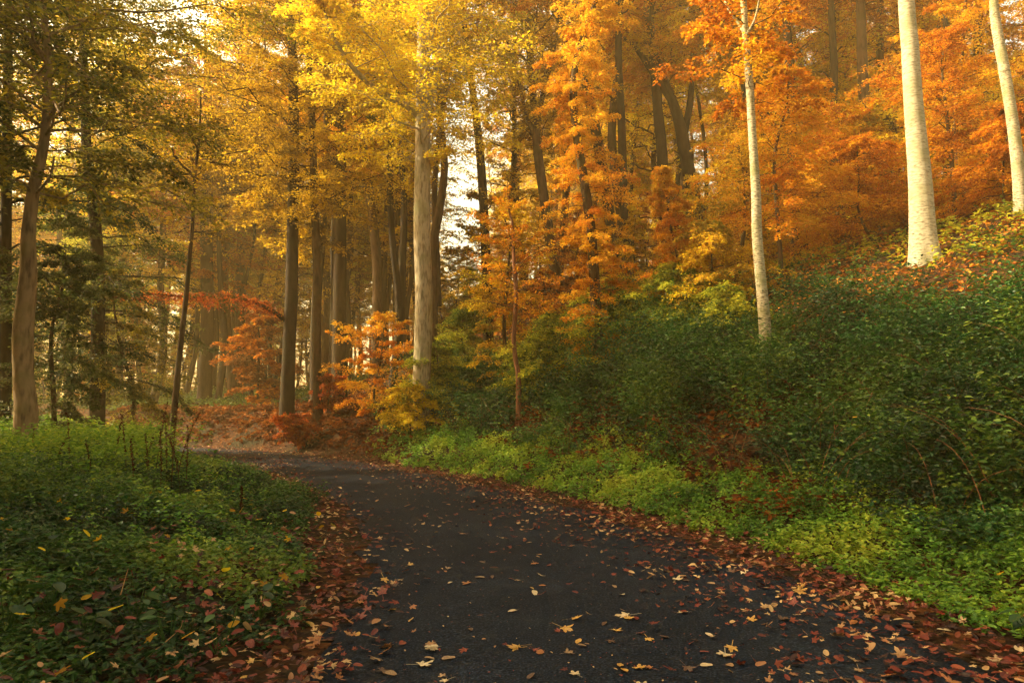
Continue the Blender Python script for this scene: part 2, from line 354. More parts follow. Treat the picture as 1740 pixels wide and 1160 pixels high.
# ------------------------------------------------------------------ trees
def crown_geo(seed, spine, h0, h1, n_b, Lmax, shape='round', rise=.35, droop=.25, twigs=12, per=26, leaf=.11, r_b=.03, az=None, flat=.12, lmin=.35):
    """branches from a trunk's spine carrying flat sprays of leaves; all in the tree's own space"""
    g = rng(seed)
    zs = spine[:, 2]
    t = (np.arange(n_b) + g.random(n_b)) / n_b
    z0 = h0 + (h1 - h0) * t
    S = np.stack([np.interp(z0, zs, spine[:, k]) for k in range(3)], -1)
    if shape == 'round': prof = np.sin(np.clip(t * .86 + .14, 0, 1) * math.pi) ** .6
    elif shape == 'cone': prof = (1 - t) ** .8
    elif shape == 'column': prof = np.where(t < .85, .9 - .25 * t, (1 - t) * 4.0)
    elif shape == 'dome': prof = np.sqrt(np.clip(1 - t ** 2.2, 0, 1))
    else: prof = np.ones(n_b)
    Lb = Lmax * np.clip(prof, .12, 1) * (lmin + (1.15 - lmin) * g.random(n_b))
    az0 = (np.arange(n_b) * 2.39996 + g.normal(0, .5, n_b)) if az is None else az[0] + (g.random(n_b) - .5) * az[1]
    dh = np.stack([np.cos(az0), np.sin(az0), np.zeros(n_b)], -1)
    m = 9; uu = np.linspace(0, 1, m)
    rs = rise * (1 + g.normal(0, .35, n_b)) + (.5 * t if shape == 'round' else 0)
    dr = droop * (1 + g.normal(0, .3, n_b))
    side = np.stack([-dh[:, 1], dh[:, 0], np.zeros(n_b)], -1) * (g.normal(0, .12, n_b))[:, None]
    path = S[:, None] + Lb[:, None, None] * (dh[:, None] * uu[None, :, None] * 1.0 + side[:, None] * (uu ** 2)[None, :, None]
                                           + np.array([0, 0, 1.])[None, None] * (rs[:, None] * uu[None] - dr[:, None] * uu[None] ** 2)[:, :, None])
    path[:, 1:-1] += g.normal(0, .03, (n_b, m - 2, 3)) * Lb[:, None, None]
    rb = r_b * (Lb / Lmax)[:, None] ** .8 * (1 - uu[None] * .85)
    bV, bF = tubes(path, rb, 5)
    # side twigs
    K = twigs
    ut = (.14 + .86 * (np.arange(K) + g.random((n_b, K))) / K)
    fi = ut * (m - 1); i0 = np.clip(fi.astype(int), 0, m - 2); fr = (fi - i0)[..., None]
    bi = np.arange(n_b)[:, None]
    Pt = path[bi, i0] * (1 - fr) + path[bi, i0 + 1] * fr
    Tn = norm(path[bi, i0 + 1] - path[bi, i0])
    sgn = np.where(np.arange(K) % 2 == 0, 1, -1)[None, :] * np.ones((n_b, 1))
    angs = sgn * (.9 + g.normal(0, .25, (n_b, K))) * (1 - .6 * (ut ** 3))
    ca, sa = np.cos(angs), np.sin(angs)
    Dt = np.stack([Tn[..., 0] * ca - Tn[..., 1] * sa, Tn[..., 0] * sa + Tn[..., 1] * ca, Tn[..., 2] * .6 + g.normal(.0, .09, (n_b, K))], -1)
    Dt = norm(Dt)
    Lt = Lb[:, None] * .42 * (1.15 - .75 * ut) * (.6 + .6 * g.random((n_b, K)))
    Lt = np.clip(Lt, .18, 1.6)
    q = 4; vq = np.linspace(0, 1, q)
    tp = Pt[:, :, None] + Lt[..., None, None] * (Dt[:, :, None] * vq[None, None, :, None])
    tp[..., 2] -= (Lt * .16)[..., None] * vq[None, None] ** 2
    tp = tp.reshape(-1, q, 3)
    tr = np.full((len(tp), q), 1.0) * (r_b * .22) * np.linspace(1, .3, q)[None]
    tV, tF = tubes(tp, tr, 3)
    # leaves
    nl = per
    vv = (np.arange(nl) + g.random((len(tp), nl))) / nl
    fi = vv * (q - 1); i0 = np.clip(fi.astype(int), 0, q - 2); fr = (fi - i0)[..., None]
    bi = np.arange(len(tp))[:, None]
    C = tp[bi, i0] * (1 - fr) + tp[bi, i0 + 1] * fr
    Tn = norm(tp[bi, i0 + 1] - tp[bi, i0])
    Ltf = Lt.reshape(-1, 1)
    sg = np.where(np.arange(nl) % 2 == 0, 1, -1)[None] * (.9 + g.normal(0, .45, (len(tp), nl)))
    ca, sa = np.cos(sg), np.sin(sg)
    D = np.stack([Tn[..., 0] * ca - Tn[..., 1] * sa, Tn[..., 0] * sa + Tn[..., 1] * ca, Tn[..., 2] * .5 + g.normal(-.12, .3, (len(tp), nl))], -1)
    spread = np.minimum(.30 * Ltf * (1 - .5 * vv), .28) * g.random(sg.shape)
    C = C + D * spread[..., None]
    C[..., 2] += g.normal(0, .02 + flat * .12, sg.shape)
    N = np.stack([g.normal(0, .5, sg.shape), g.normal(0, .5, sg.shape), np.ones(sg.shape)], -1)
    C = C.reshape(-1, 3); D = D.reshape(-1, 3); N = N.reshape(-1, 3)
    s = leaf * (.7 + .6 * g.random(len(C)))
    V, Fc, k = leaves(T_RH, C, D, N, s)
    br = np.repeat(g.random(n_b), K * nl)
    rnd = np.clip(.5 + (br - .5) * .55 + (g.random(len(C)) - .5) * .75, 0, 1)
    W = np.vstack([bV, tV]); WF = np.vstack([bF, tF + len(bV)])
    return (W, WF), (V, Fc, rnd)

def build_tree(name, label, cat, base, spine, radii, bark, leafm, crowns, group=None, seed=0, limbs=(), flare=.6, sides=18):
    """spine in the tree's own space, from below the ground up; crowns = list of crown_geo settings with leaf material"""
    t = empty(name, base, label, cat, group)
    tk = obj('trunk', trunk_mesh('trunk', spine, radii, M[bark], sides, flare, seed), t)
    Ws, WFs, off = [], [], 0
    for lp, lr in limbs:
        V, Fc = tubes(np.asarray(lp)[None], np.asarray(lr)[None], 9)
        obj('limb', mesh_np('limb', V, [Fc], M[bark], smooth=True), tk)
    lv = {}
    for k, c in enumerate(crowns):
        c = dict(c); mm = c.pop('mat', leafm); sp = c.pop('spine', spine)
        (Wv, WF), (V, Fc, rn) = crown_geo(seed * 31 + k, sp, **c)
        Ws.append(Wv); WFs.append(WF + off); off += len(Wv)
        lv.setdefault(mm, []).append((V, Fc, rn))
    if Ws: obj('branches', mesh_np('branches', np.vstack(Ws), [np.vstack(WFs)], M['bark_brown' if bark in ('bark_pale', 'bark_birch', 'bark_red') else bark], smooth=True), t)
    Vs, Fs, Rs, Ms, off = [], [], [], [], 0
    for k, (mm, lst) in enumerate(lv.items()):
        for V, Fc, rn in lst:
            Vs.append(V); Fs.append(Fc + off); Rs.append(rn); Ms.append(np.full(len(Fc), k)); off += len(V)
    if Vs: obj('crown', mesh_np('crown', np.vstack(Vs), [np.vstack(Fs)], [M[k] for k in lv], np.concatenate(Rs), midx=np.concatenate(Ms)), t)
    return t

def hero(name, label, d, pts, bark, leafm, crowns, H=20, cat='tree', seed=1, limbs=(), flare=.5, lean=0, group=None, rtop=.25):
    """pts: [(px, py, width px)...] from the foot up; the trunk then goes on up to height H"""
    w3 = [P(x, y, d) for x, y, _ in pts]; rr = [wd * d / F / 2 for *_, wd in pts]
    bx, by = w3[0][0] , d
    bz = tz(bx, by)
    base = np.array([bx, by, bz])
    pl = [base + np.array([0, 0, -.35])]; rl = [rr[0] * 1.05]
    for p, r in zip(w3, rr):
        if p[2] > bz + .25: pl.append(p + np.array([0, random.uniform(-.03, .03), 0])); rl.append(r)
    if len(pl) == 1: pl.append(base + np.array([0, 0, 1.5])); rl.append(rr[0])
    top = pl[-1]; dirv = norm(pl[-1] - pl[-2]); dirv[2] = abs(dirv[2])
    left = bz + H - top[2]
    if left > .6:
        for k in (.33, .66, 1.0):
            pl.append(top + dirv * left * k * np.array([.7, .7, 1]) + np.array([random.uniform(-.08, .08) * k * 2, random.uniform(-.2, .2), 0])); rl.append(rl[-1] * (1 - .36 * k) if k < 1 else .02)
    pl = np.array(pl) - base
    pr = np.column_stack([pl, rl])
    sm = catmull(pr, 7)
    sm = sm[np.concatenate([[True], np.diff(np.maximum.accumulate(sm[:, 2])) > 1e-4])]
    spine = sm[:, :3]; rad = np.clip(sm[:, 3], .012, None)
    L2 = []
    for lp in limbs:
        q = catmull(np.array([np.append(P(x, y, d + dy) - base, wd * d / F / 2) for x, y, wd, dy in lp]), 5)
        L2.append((q[:, :3], q[:, 3]))
    cr = []
    for c in crowns:
        c = dict(c)
        if 'on' in c:
            c['spine'] = np.array(L2[c.pop('on')][0]); 
        cr.append(c)
    return build_tree(name, label, cat, base, spine, rad, bark, leafm, cr, group, seed, L2, flare)

C = dict
big = C(n_b=64, Lmax=3.6, shape='round', twigs=16, per=40, leaf=.088, r_b=.035, rise=.3, droop=.28)
def cr(**k): d = dict(big); d.update(k); return d

hero('beech_tree', 'thick smooth pale beech trunk standing bare on the bank crest at the right', 14,
     [(1575, 458, 46), (1568, 400, 41), (1562, 300, 36), (1553, 180, 31), (1545, 80, 28), (1540, 0, 26)], 'bark_pale', 'gold',
     [cr(h0=11, h1=17.5, n_b=34, Lmax=3.6)], H=18, seed=1, flare=.7)
hero('slender_tree', 'slim pale trunk forking at its top, rooted in the green bank right of centre', 12.2,
     [(1299, 558, 20), (1292, 470, 18), (1287, 400, 17), (1284, 330, 16), (1278, 230, 14), (1273, 130, 13), (1268, 60, 11)], 'bark_birch', 'orange',
     [C(h0=4.9, h1=10.2, n_b=40, Lmax=1.9, twigs=12, per=34, leaf=.07, r_b=.015)], H=11, seed=2, flare=.3,
     limbs=[[(1268, 62, 7, 0), (1255, 40, 5, .1), (1235, 10, 4, .3), (1222, -40, 2, .4)], [(1268, 62, 7, 0), (1282, 35, 4, -.1), (1290, 0, 3, -.2), (1296, -50, 2, -.3)]])
hero('birch_tree', 'leaning pale patchy trunk at the right edge with golden sprays', 14.5,
     [(1742, 452, 22), (1738, 400, 21), (1730, 300, 20), (1718, 200, 18), (1704, 110, 17), (1692, 30, 15), (1686, -30, 13)], 'bark_birch', 'bright_orange',
     [cr(h0=5.5, h1=14, n_b=40, Lmax=2.6, rise=.1)], H=15, seed=3, flare=.4)
hero('yellow_crowned_tree', 'grey barked trunk left of centre, lit on its left side, under a bright yellow crown', 20,
     [(716, 665, 31), (718, 600, 30), (720, 500, 30), (717, 400, 29), (718, 300, 28), (719, 190, 26)], 'bark_grey', 'yellow',
     [cr(h0=8.0, h1=15.5, n_b=66, Lmax=4.8, rise=.35), C(on=0, h0=9.5, h1=12.6, n_b=30, Lmax=2.6, twigs=13, per=38, leaf=.088, r_b=.02)], H=18, seed=4, flare=.4,
     limbs=[[(716, 200, 16, 0), (690, 178, 14, -.2), (660, 165, 12, -.5), (630, 145, 10, -.9), (595, 110, 8, -1.3), (565, 60, 6, -1.7), (552, 20, 4, -2)],
            [(722, 200, 18, 0), (735, 150, 15, .1), (748, 80, 12, .2), (750, 0, 9, .3)]])
hero('twin_stem_tree', 'pair of dark curved stems crossing just behind the grey trunk', 23,
     [(736, 560, 17), (735, 430, 16), (748, 350, 14), (755, 280, 13), (748, 210, 13), (744, 120, 11), (750, 0, 9)], 'bark_brown', 'gold',
     [cr(h0=11, h1=17, n_b=40, Lmax=2.6)], H=18, seed=5,
     limbs=[[(745, 520, 12, .3), (741, 420, 12, .4), (738, 330, 11, .4), (744, 250, 10, .4), (758, 150, 9, .3), (770, 50, 7, .3)]])
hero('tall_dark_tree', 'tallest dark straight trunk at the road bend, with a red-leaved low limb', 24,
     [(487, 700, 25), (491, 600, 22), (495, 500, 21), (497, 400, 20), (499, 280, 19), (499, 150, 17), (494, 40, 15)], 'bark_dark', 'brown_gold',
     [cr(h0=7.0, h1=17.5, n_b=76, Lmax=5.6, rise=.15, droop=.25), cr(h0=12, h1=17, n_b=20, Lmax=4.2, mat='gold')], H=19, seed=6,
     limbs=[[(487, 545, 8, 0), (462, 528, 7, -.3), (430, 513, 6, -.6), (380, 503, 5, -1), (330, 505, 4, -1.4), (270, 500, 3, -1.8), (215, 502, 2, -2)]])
hero('slim_forest_tree', 'slim brown trunk just right of the tallest dark one at the road bend', 24,
     [(542, 708, 16), (538, 600, 14), (538, 450, 14), (534, 320, 13), (530, 200, 12), (524, 60, 10)], 'bark_brown', 'brown_gold',
     [cr(h0=7.2, h1=17, n_b=50, Lmax=3.6)], H=18, seed=7)
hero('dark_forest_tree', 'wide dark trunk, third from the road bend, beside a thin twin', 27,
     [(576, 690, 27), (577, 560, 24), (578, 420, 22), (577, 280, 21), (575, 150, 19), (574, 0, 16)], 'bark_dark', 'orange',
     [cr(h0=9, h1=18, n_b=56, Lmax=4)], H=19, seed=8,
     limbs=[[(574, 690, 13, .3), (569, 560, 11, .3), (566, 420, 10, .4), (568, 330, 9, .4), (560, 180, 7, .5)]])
hero('leaning_forest_tree', 'brown trunk bending left as it rises, between the dark trunks and the grey one', 30,
     [(640, 560, 18), (641, 460, 17), (632, 360, 16), (618, 260, 14), (610, 180, 12), (604, 60, 10)], 'bark_brown', 'gold',
     [cr(h0=9, h1=18, n_b=54, Lmax=3.6, leaf=.1)], H=19, seed=9)
hero('bowed_forest_tree', 'dark bowed trunk right of the bright sky gap', 24,
     [(831, 610, 19), (828, 500, 17), (824, 400, 16), (818, 290, 15), (808, 190, 13), (794, 90, 11), (786, 0, 9)], 'bark_dark', 'orange',
     [cr(h0=12, h1=18, n_b=44, Lmax=3.2), cr(h0=3.2, h1=6, n_b=10, Lmax=1.8, mat='brown_gold')], H=19, seed=10)
hero('oblique_forest_tree', 'brown trunk slanting down to the right, centre of the picture, branching high up', 26,
     [(950, 505, 20), (938, 430, 18), (925, 340, 17), (914, 260, 16), (908, 190, 13)], 'bark_brown', 'brown_gold',
     [cr(h0=6.5, h1=15, n_b=64, Lmax=4.4, rise=.5)], H=16, seed=11,
     limbs=[[(910, 215, 11, 0), (925, 150, 9, .3), (940, 90, 7, .5), (958, 20, 5, .6)], [(912, 240, 9, 0), (893, 190, 7, -.3), (880, 130, 5, -.5), (862, 70, 3, -.6)]])
hero('thin_red_sapling', 'thin reddish crooked sapling stem rising from the bank below the picture centre', 17,
     [(881, 645, 9), (876, 610, 8), (873, 570, 8), (877, 510, 8), (874, 450, 7), (871, 405, 5)], 'bark_red', 'orange',
     [C(h0=2.6, h1=5.6, n_b=22, Lmax=1.5, twigs=9, per=22, leaf=.065, r_b=.012)], H=5.8, cat='sapling', seed=12, flare=.2)
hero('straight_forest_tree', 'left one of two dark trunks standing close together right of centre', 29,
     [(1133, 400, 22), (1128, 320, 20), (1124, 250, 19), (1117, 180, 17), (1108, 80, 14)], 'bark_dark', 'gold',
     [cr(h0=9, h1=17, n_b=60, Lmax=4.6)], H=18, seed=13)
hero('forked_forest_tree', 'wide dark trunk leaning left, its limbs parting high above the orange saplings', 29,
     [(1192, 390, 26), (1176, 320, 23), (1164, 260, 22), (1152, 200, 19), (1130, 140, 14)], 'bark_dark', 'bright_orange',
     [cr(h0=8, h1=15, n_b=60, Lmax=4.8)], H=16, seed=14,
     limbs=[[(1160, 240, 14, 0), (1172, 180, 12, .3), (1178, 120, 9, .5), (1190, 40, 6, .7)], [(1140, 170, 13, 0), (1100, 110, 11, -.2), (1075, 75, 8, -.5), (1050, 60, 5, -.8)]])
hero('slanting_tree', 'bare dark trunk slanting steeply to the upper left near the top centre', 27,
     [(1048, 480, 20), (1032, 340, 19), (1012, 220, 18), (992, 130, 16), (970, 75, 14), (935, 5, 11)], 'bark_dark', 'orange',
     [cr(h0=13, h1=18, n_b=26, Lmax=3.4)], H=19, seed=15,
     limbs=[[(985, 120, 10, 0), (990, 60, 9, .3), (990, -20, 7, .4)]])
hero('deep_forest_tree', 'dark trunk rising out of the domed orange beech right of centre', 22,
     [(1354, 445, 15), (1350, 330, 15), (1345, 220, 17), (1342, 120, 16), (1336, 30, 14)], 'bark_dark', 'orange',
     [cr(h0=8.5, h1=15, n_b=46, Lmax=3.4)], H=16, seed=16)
hero('shaded_forest_tree', 'brown trunk in the shade left of the thick pale beech', 27,
     [(1482, 405, 20), (1477, 320, 20), (1472, 220, 19), (1466, 110, 18), (1462, 0, 15)], 'bark_brown', 'orange',
     [cr(h0=9, h1=16, n_b=56, Lmax=4.4)], H=17, seed=17)
hero('leaning_grey_tree', 'sunlit brown trunk at the left edge, kinked halfway and leaning right as it rises', 13.5,
     [(43, 712, 35), (40, 640, 31), (39, 560, 31), (47, 470, 26), (50, 400, 22), (57, 320, 19), (72, 250, 16), (80, 170, 14), (80, 90, 12), (72, 0, 11)], 'bark_tan', 'olive',
     [cr(h0=5.6, h1=12.5, n_b=60, Lmax=5.0, droop=.3)], H=12.5, seed=18, flare=.3,
     limbs=[[(80, 205, 7, 0), (100, 180, 5, -.3), (135, 152, 3, -.6)], [(60, 330, 5, 0), (85, 300, 4, -.4), (92, 265, 3, -.5)], [(52, 330, 5, 0), (40, 310, 4, -.4), (12, 304, 2, -.7)]])
hero('dark_edge_tree', 'black shaded trunk at the far left edge under dense dark leaves', 16,
     [(8, 690, 20), (8, 500, 18), (10, 300, 16), (14, 150, 15), (16, 0, 13)], 'bark_dark', 'dark_green',
     [cr(h0=3, h1=13, n_b=46, Lmax=3.2, droop=.5)], H=14, seed=19)
hero('broad_dark_tree', 'brown trunk behind drooping dark green boughs, second tree group from the left', 20,
     [(165, 700, 24), (166, 600, 22), (166, 450, 20), (158, 330, 18), (148, 250, 16)], 'bark_dark', 'dark_green',
     [cr(h0=2.0, h1=8.0, n_b=40, Lmax=3.4, rise=-.05, droop=.35), cr(h0=8.0, h1=15, n_b=44, Lmax=4.4, mat='olive')], H=15, seed=20)
hero('bent_thin_tree', 'thin bowed stem standing alone left of the road end', 18,
     [(292, 742, 10), (300, 660, 10), (307, 590, 9), (317, 500, 8), (323, 430, 7), (327, 380, 6)], 'bark_brown', 'brown_gold',
     [cr(h0=6, h1=9.5, n_b=16, Lmax=1.6, twigs=8, per=14)], H=10, seed=21)
hero('misty_broad_tree', 'stout dark trunk straight beyond the road end', 34,
     [(345, 738, 24), (348, 650, 23), (352, 540, 22), (351, 400, 20)], 'bark_dark', 'rust',
     [cr(h0=6, h1=18, n_b=60, Lmax=5, leaf=.11)], H=20, seed=22)
hero('misty_slim_tree', 'slimmer dark trunk in the mist right of the stout one beyond the road end', 38,
     [(400, 735, 18), (403, 650, 17), (408, 560, 16), (410, 400, 14)], 'bark_dark', 'rust',
     [cr(h0=7, h1=18, n_b=54, Lmax=4.6, leaf=.12)], H=20, seed=23)

# the red-leaved low limb's foliage and other low saplings and shrubs
def sapling(label, px, d, H, Lm, mat, shape='column', n_b=40, seed=0, name='beech_sapling', leaf=.064, h0=.3, twigs=14, per=40, rise=.12, droop=.26, dy=0, cat='sapling', flat=.08, bark='bark_brown', group=None):
    bx = (px - CX) / F * d; bz = tz(bx, d); base = np.array([bx, d, bz])
    g = rng(seed + 500)
    zz = np.array([-.2, .3 * H, .6 * H, .85 * H, H]); off = np.cumsum(g.normal(0, .035 * H, (5, 2)), axis=0); off -= off[0]
    sp = catmull(np.column_stack([off, zz, np.array([.011, .010, .007, .004, .002]) * H + .004]), 5)
    return build_tree(name, label, cat, base, sp[:, :3], sp[:, 3], bark, mat,
        [C(h0=h0, h1=H, n_b=n_b, Lmax=Lm, shape=shape, twigs=twigs, per=per, leaf=leaf, r_b=.014, rise=rise, droop=droop, flat=flat)], seed=seed, flare=.15, sides=8, group=group)

sapling('tall narrow column of glowing orange beech leaves near the centre', 1020, 17, 12.0, 1.45, 'bright_orange', 'column', 170, 41, twigs=11, per=42, rise=.02, droop=.2, leaf=.052)
sapling('wide domed young beech with orange upper leaves behind the slim pale trunk', 1335, 17, 5.3, 2.6, 'bright_orange', 'dome', 60, 42, name='young_beech', h0=1.2, cat='young tree')
sapling('bright yellow-orange sapling between the narrow column and the forked trunk', 1165, 18, 3.9, 1.5, 'bright_orange', 'cone', 46, 43)
sapling('low orange and olive sapling left of the slim pale trunk', 1215, 16, 2.4, 1.7, 'gold', 'dome', 40, 44)
sapling('layered rust and orange sapling right of the thick pale beech', 1640, 18, 5.2, 2.4, 'orange', 'round', 60, 45)
sapling('high golden spray sapling at the far right between beech and patchy birch', 1665, 20, 7.5, 2.6, 'bright_orange', 'round', 60, 46)
sapling('low rust sapling spreading at the foot of the thick pale beech', 1500, 18, 3.0, 2.0, 'orange', 'dome', 46, 47)
sapling('dark orange sapling filling the gap left of the thick pale beech', 1430, 21, 4.6, 2.2, 'orange', 'round', 50, 48)
sapling('orange bush left of the grey trunk above the brown bank', 640, 22.5, 3.4, 1.8, 'bright_orange', 'round', 34, 49, name='beech_bush', cat='bush')
sapling('bright yellow bush spilling over the foot of the grey trunk', 760, 20.5, 2.2, 1.4, 'yellow_green', 'dome', 34, 50, name='yellow_bush', cat='bush')
sapling('small yellow-green bush low on the bank before the grey trunk', 700, 19.8, 1.5, 1.2, 'yellow', 'dome', 28, 51, name='yellow_bush', cat='bush')
sapling('small crimson sapling at the foot of the tallest dark trunk', 505, 22.5, 1.1, .8, 'red', 'round', 18, 52, name='red_sapling')
sapling('crimson leaved sapling between the dark trunks and the orange bush', 560, 24, 1.5, .8, 'red', 'round', 18, 53, name='red_sapling')
sapling('light green shrub on the bank crest right of the thin red stem', 945, 18, 2.0, 1.9, 'yellow_green', 'dome', 44, 54, name='crest_shrub', cat='shrub')
sapling('yellow-green shrub on the bank crest under the orange column', 1060, 17.5, 1.8, 1.9, 'yellow_green', 'dome', 40, 55, name='crest_shrub', cat='shrub')
sapling('yellow-green shrub with reddish tips on the bank crest right of centre', 1150, 16.5, 1.7, 1.7, 'yellow_green', 'dome', 40, 63, name='crest_shrub', cat='shrub')
sapling('low lime green shrub on the bank crest just right of the thin crooked stem', 895, 18.5, 1.5, 1.4, 'yellow_green', 'dome', 36, 64, name='crest_shrub', cat='shrub')
sapling('pale green shrub on the bank crest left of the slim pale trunk', 1225, 14.8, 1.1, 1.3, 'yellow_green', 'dome', 32, 65, name='crest_shrub', cat='shrub')
sapling('golden sapling with thin layered boughs between bowed trunk and centre', 870, 20, 5.2, 1.9, 'gold', 'round', 44, 56)
sapling('pale olive sapling standing in the mist below the bright sky gap', 795, 23, 2.4, 1.5, 'yellow_green', 'round', 40, 57)
sapling('olive sapling beside the kinked trunk at the left', 105, 16, 5.0, 2.2, 'dark_green', 'round', 50, 58, rise=0, droop=.4)
sapling('dark green low boughed sapling left of the thin bowed stem', 215, 21, 5.5, 2.0, 'olive', 'round', 46, 59, rise=0, droop=.4)
sapling('rust sapling in the mist behind the road end', 440, 30, 4.5, 1.8, 'rust', 'round', 40, 60, leaf=.12)
sapling('orange sapling just left of the slim pale trunk, reaching half its height', 1245, 19, 5.4, 1.7, 'gold', 'round', 46, 61)
sapling('small bright orange sapling at the very right above the dark bank', 1725, 15.8, 2.3, 1.5, 'orange', 'dome', 40, 62)

# the red limb foliage belongs to the tall dark tree
def red_spray():
    t = bpy.data.objects['tall_dark_tree']; base = np.array(t.location)
    pts = np.array([P(x, y, 24 + dy) - base for x, y, dy in [(462, 528, -.3), (430, 513, -.6), (380, 503, -1), (330, 505, -1.4), (270, 500, -1.8), (215, 502, -2)]])
    q = catmull(pts, 6); g = rng(77)
    Cs, Ds, Ns = [], [], []
    for p in q:
        for k in range(int(g.integers(2, 10))):
            L = g.uniform(.2, 1.15); a = g.uniform(0, 6.28)
            tw = p + np.outer(np.linspace(0, 1, 24), np.array([math.cos(a) * L, math.sin(a) * L * 1.3, g.uniform(-.38, .05)]))
            Cs.append(tw + g.normal(0, .06, tw.shape)); Ds.append(g.normal(0, 1, tw.shape) * np.array([1, 1, .4])); Ns.append(np.tile([0, 0, 1.], (24, 1)) + g.normal(0, .35, tw.shape))
    V, Fc, k = leaves(T_RH, np.vstack(Cs), np.vstack(Ds), np.vstack(Ns), .08 * np.ones(len(Cs) * 24))
    o = obj('red_foliage', mesh_np('red_foliage', V, [Fc], M['red'], g.random(len(Fc))), t)
    o['label'] = 'dark red leaves along the low limb'
red_spray()

# ------------------------------------------------------------------ the forest behind: a few kinds, copied
def proto(name, H, r, leafm, bark, seed, h0, Lm, n_b, leaf=.13, twigs=13, per=24, shape='round', rise=.25):
    g = rng(seed)
    zz = np.linspace(-.3, H, 7); off = np.cumsum(g.normal(0, .018 * H, (7, 2)), axis=0); off -= off[0]
    sp = catmull(np.column_stack([off, zz, r * np.array([1.05, .95, .86, .74, .58, .36, .06])]), 5)
    return build_tree(name, None, None, np.zeros(3), sp[:, :3], sp[:, 3], bark, leafm,
                      [C(h0=h0, h1=H, n_b=n_b, Lmax=Lm, shape=shape, twigs=twigs, per=per, leaf=leaf, r_b=.05, rise=rise)], seed=seed, sides=10)
protos = [proto('forest_tree', 19, .19, 'brown_gold', 'bark_dark', 201, 6, 4.2, 60),
          proto('forest_tree', 21, .23, 'gold', 'bark_brown', 202, 8, 4.6, 60),
          proto('forest_tree', 17, .14, 'orange', 'bark_dark', 203, 4, 3.6, 60),
          proto('forest_tree', 20, .20, 'rust', 'bark_brown', 204, 7, 4.6, 62),
          proto('forest_tree', 18, .16, 'yellow_green', 'bark_dark', 205, 5, 4.0, 60)]
poles = [proto('pole_tree', 20, .15, 'brown_gold', 'bark_dark', 221, 10, 3.6, 44), proto('pole_tree', 17, .10, 'gold', 'bark_dark', 222, 9, 2.8, 36), proto('pole_tree', 21, .19, 'brown_gold', 'bark_dark', 223, 11, 4.0, 44)]
under = [proto('understory_tree', 7, .06, 'orange', 'bark_brown', 211, .6, 2.6, 46, .10, 11, 26, 'round', .1),
         proto('understory_tree', 6, .05, 'gold', 'bark_brown', 212, .5, 2.4, 46, .10, 11, 26, 'cone', .1),
         proto('understory_tree', 8, .07, 'rust', 'bark_dark', 213, .8, 2.8, 50, .10, 11, 26, 'round', .1),
         proto('understory_tree', 5, .05, 'olive', 'bark_dark', 214, .4, 2.2, 44, .10, 11, 26, 'dome', .05)]
used = set()
def place(pr, x, y, s, rz, label, group, leafm=None, cat='tree'):
    if id(pr) not in used:
        used.add(id(pr)); r = pr; kids = list(pr.children)
    else:
        r = pr.copy(); sc.collection.objects.link(r); kids = []
        for c in pr.children:
            k = c.copy(); sc.collection.objects.link(k); k.parent = r; kids.append(k)
    r.location = (x, y, tz(x, y)); r.rotation_euler = (0, 0, rz); r.scale = (s, s, s)
    tag(r, label, cat, group)
    if leafm:
        for k in kids:
            if k.name.startswith('crown'):
                k.material_slots[0].link = 'OBJECT'; k.material_slots[0].material = M[leafm]
    return r

g = rng(5)
spots = []
def far_ok(x, y, dmin):
    if abs(float(sdist(RE, [x], [y])[0])) < 2.0 or abs(float(sdist(LE, [x], [y])[0])) < 2.5: return False
    if float(sdist(RE, [x], [y])[0]) < 0 and float(sdist(LE, [x], [y])[0]) > 0: return False
    return all((x - a) ** 2 + (y - b) ** 2 > dmin * dmin for a, b in spots)
COLW = {'brown_gold': 'brown-gold', 'gold': 'golden', 'orange': 'orange', 'rust': 'rust', 'yellow_green': 'yellow-green', 'bright_orange': 'bright orange', 'yellow': 'yellow', 'olive': 'olive'}
def region_word(px):
    return 'left flat beyond the verge' if px < 330 else 'flat past the road bend' if px < 700 else 'hollow behind the bank' if px < 1050 else 'hillside above the bank'
nT = 0
for k in range(16000):
    if nT >= 215: break
    d = 30 + 85 * g.random() ** 1.1; px = g.uniform(-350, 2450)
    x = (px - CX) / F * d
    if 700 < px < 850 and (d < 75 or 735 < px < 818): continue                       # open sky gap
    if px < 680 and d > 75 and g.random() < .35: continue
    if (215 < px < 325 or 1195 < px < 1255) and g.random() < .6: continue
    if not far_ok(x, d, 2.6): continue
    spots.append((x, d)); nT += (-150 < px < 1890)
    q = int(g.integers(5))
    if px < 700: lm = ['brown_gold', 'brown_gold', 'orange', 'gold', 'yellow_green', 'gold'][int(g.integers(6))]
    else: lm = ['gold', 'orange', 'yellow', 'brown_gold', 'bright_orange', 'gold'][int(g.integers(6))]
    place(protos[q], x, d, g.uniform(.85, 1.2), g.uniform(0, 6.28), f'distant tall {COLW[lm]} crowned tree in mist on the {region_word(px)}', 'distant trees fading into the mist', lm)
nP = 0
for k in range(9000):
    if nP >= 105: break
    d = 25 + 45 * g.random(); px = g.uniform(80, 700) if g.random() < .62 else g.uniform(700, 1740)
    if 712 < px < 838 or (px < 520 and d < 31): continue
    x = (px - CX) / F * d
    if not far_ok(x, d, 1.6): continue
    spots.append((x, d)); nP += 1
    lm = ['brown_gold', 'gold', 'yellow_green', 'gold'][int(g.integers(4))] if px < 700 else ['gold', 'orange', 'brown_gold'][int(g.integers(3))]
    place(poles[int(g.integers(3))], x, d, g.uniform(.85, 1.15), g.uniform(0, 6.28), f'slim bare stemmed tree with high {COLW[lm]} crown on the {region_word(px)}', 'slim high crowned trees in the forest', lm)
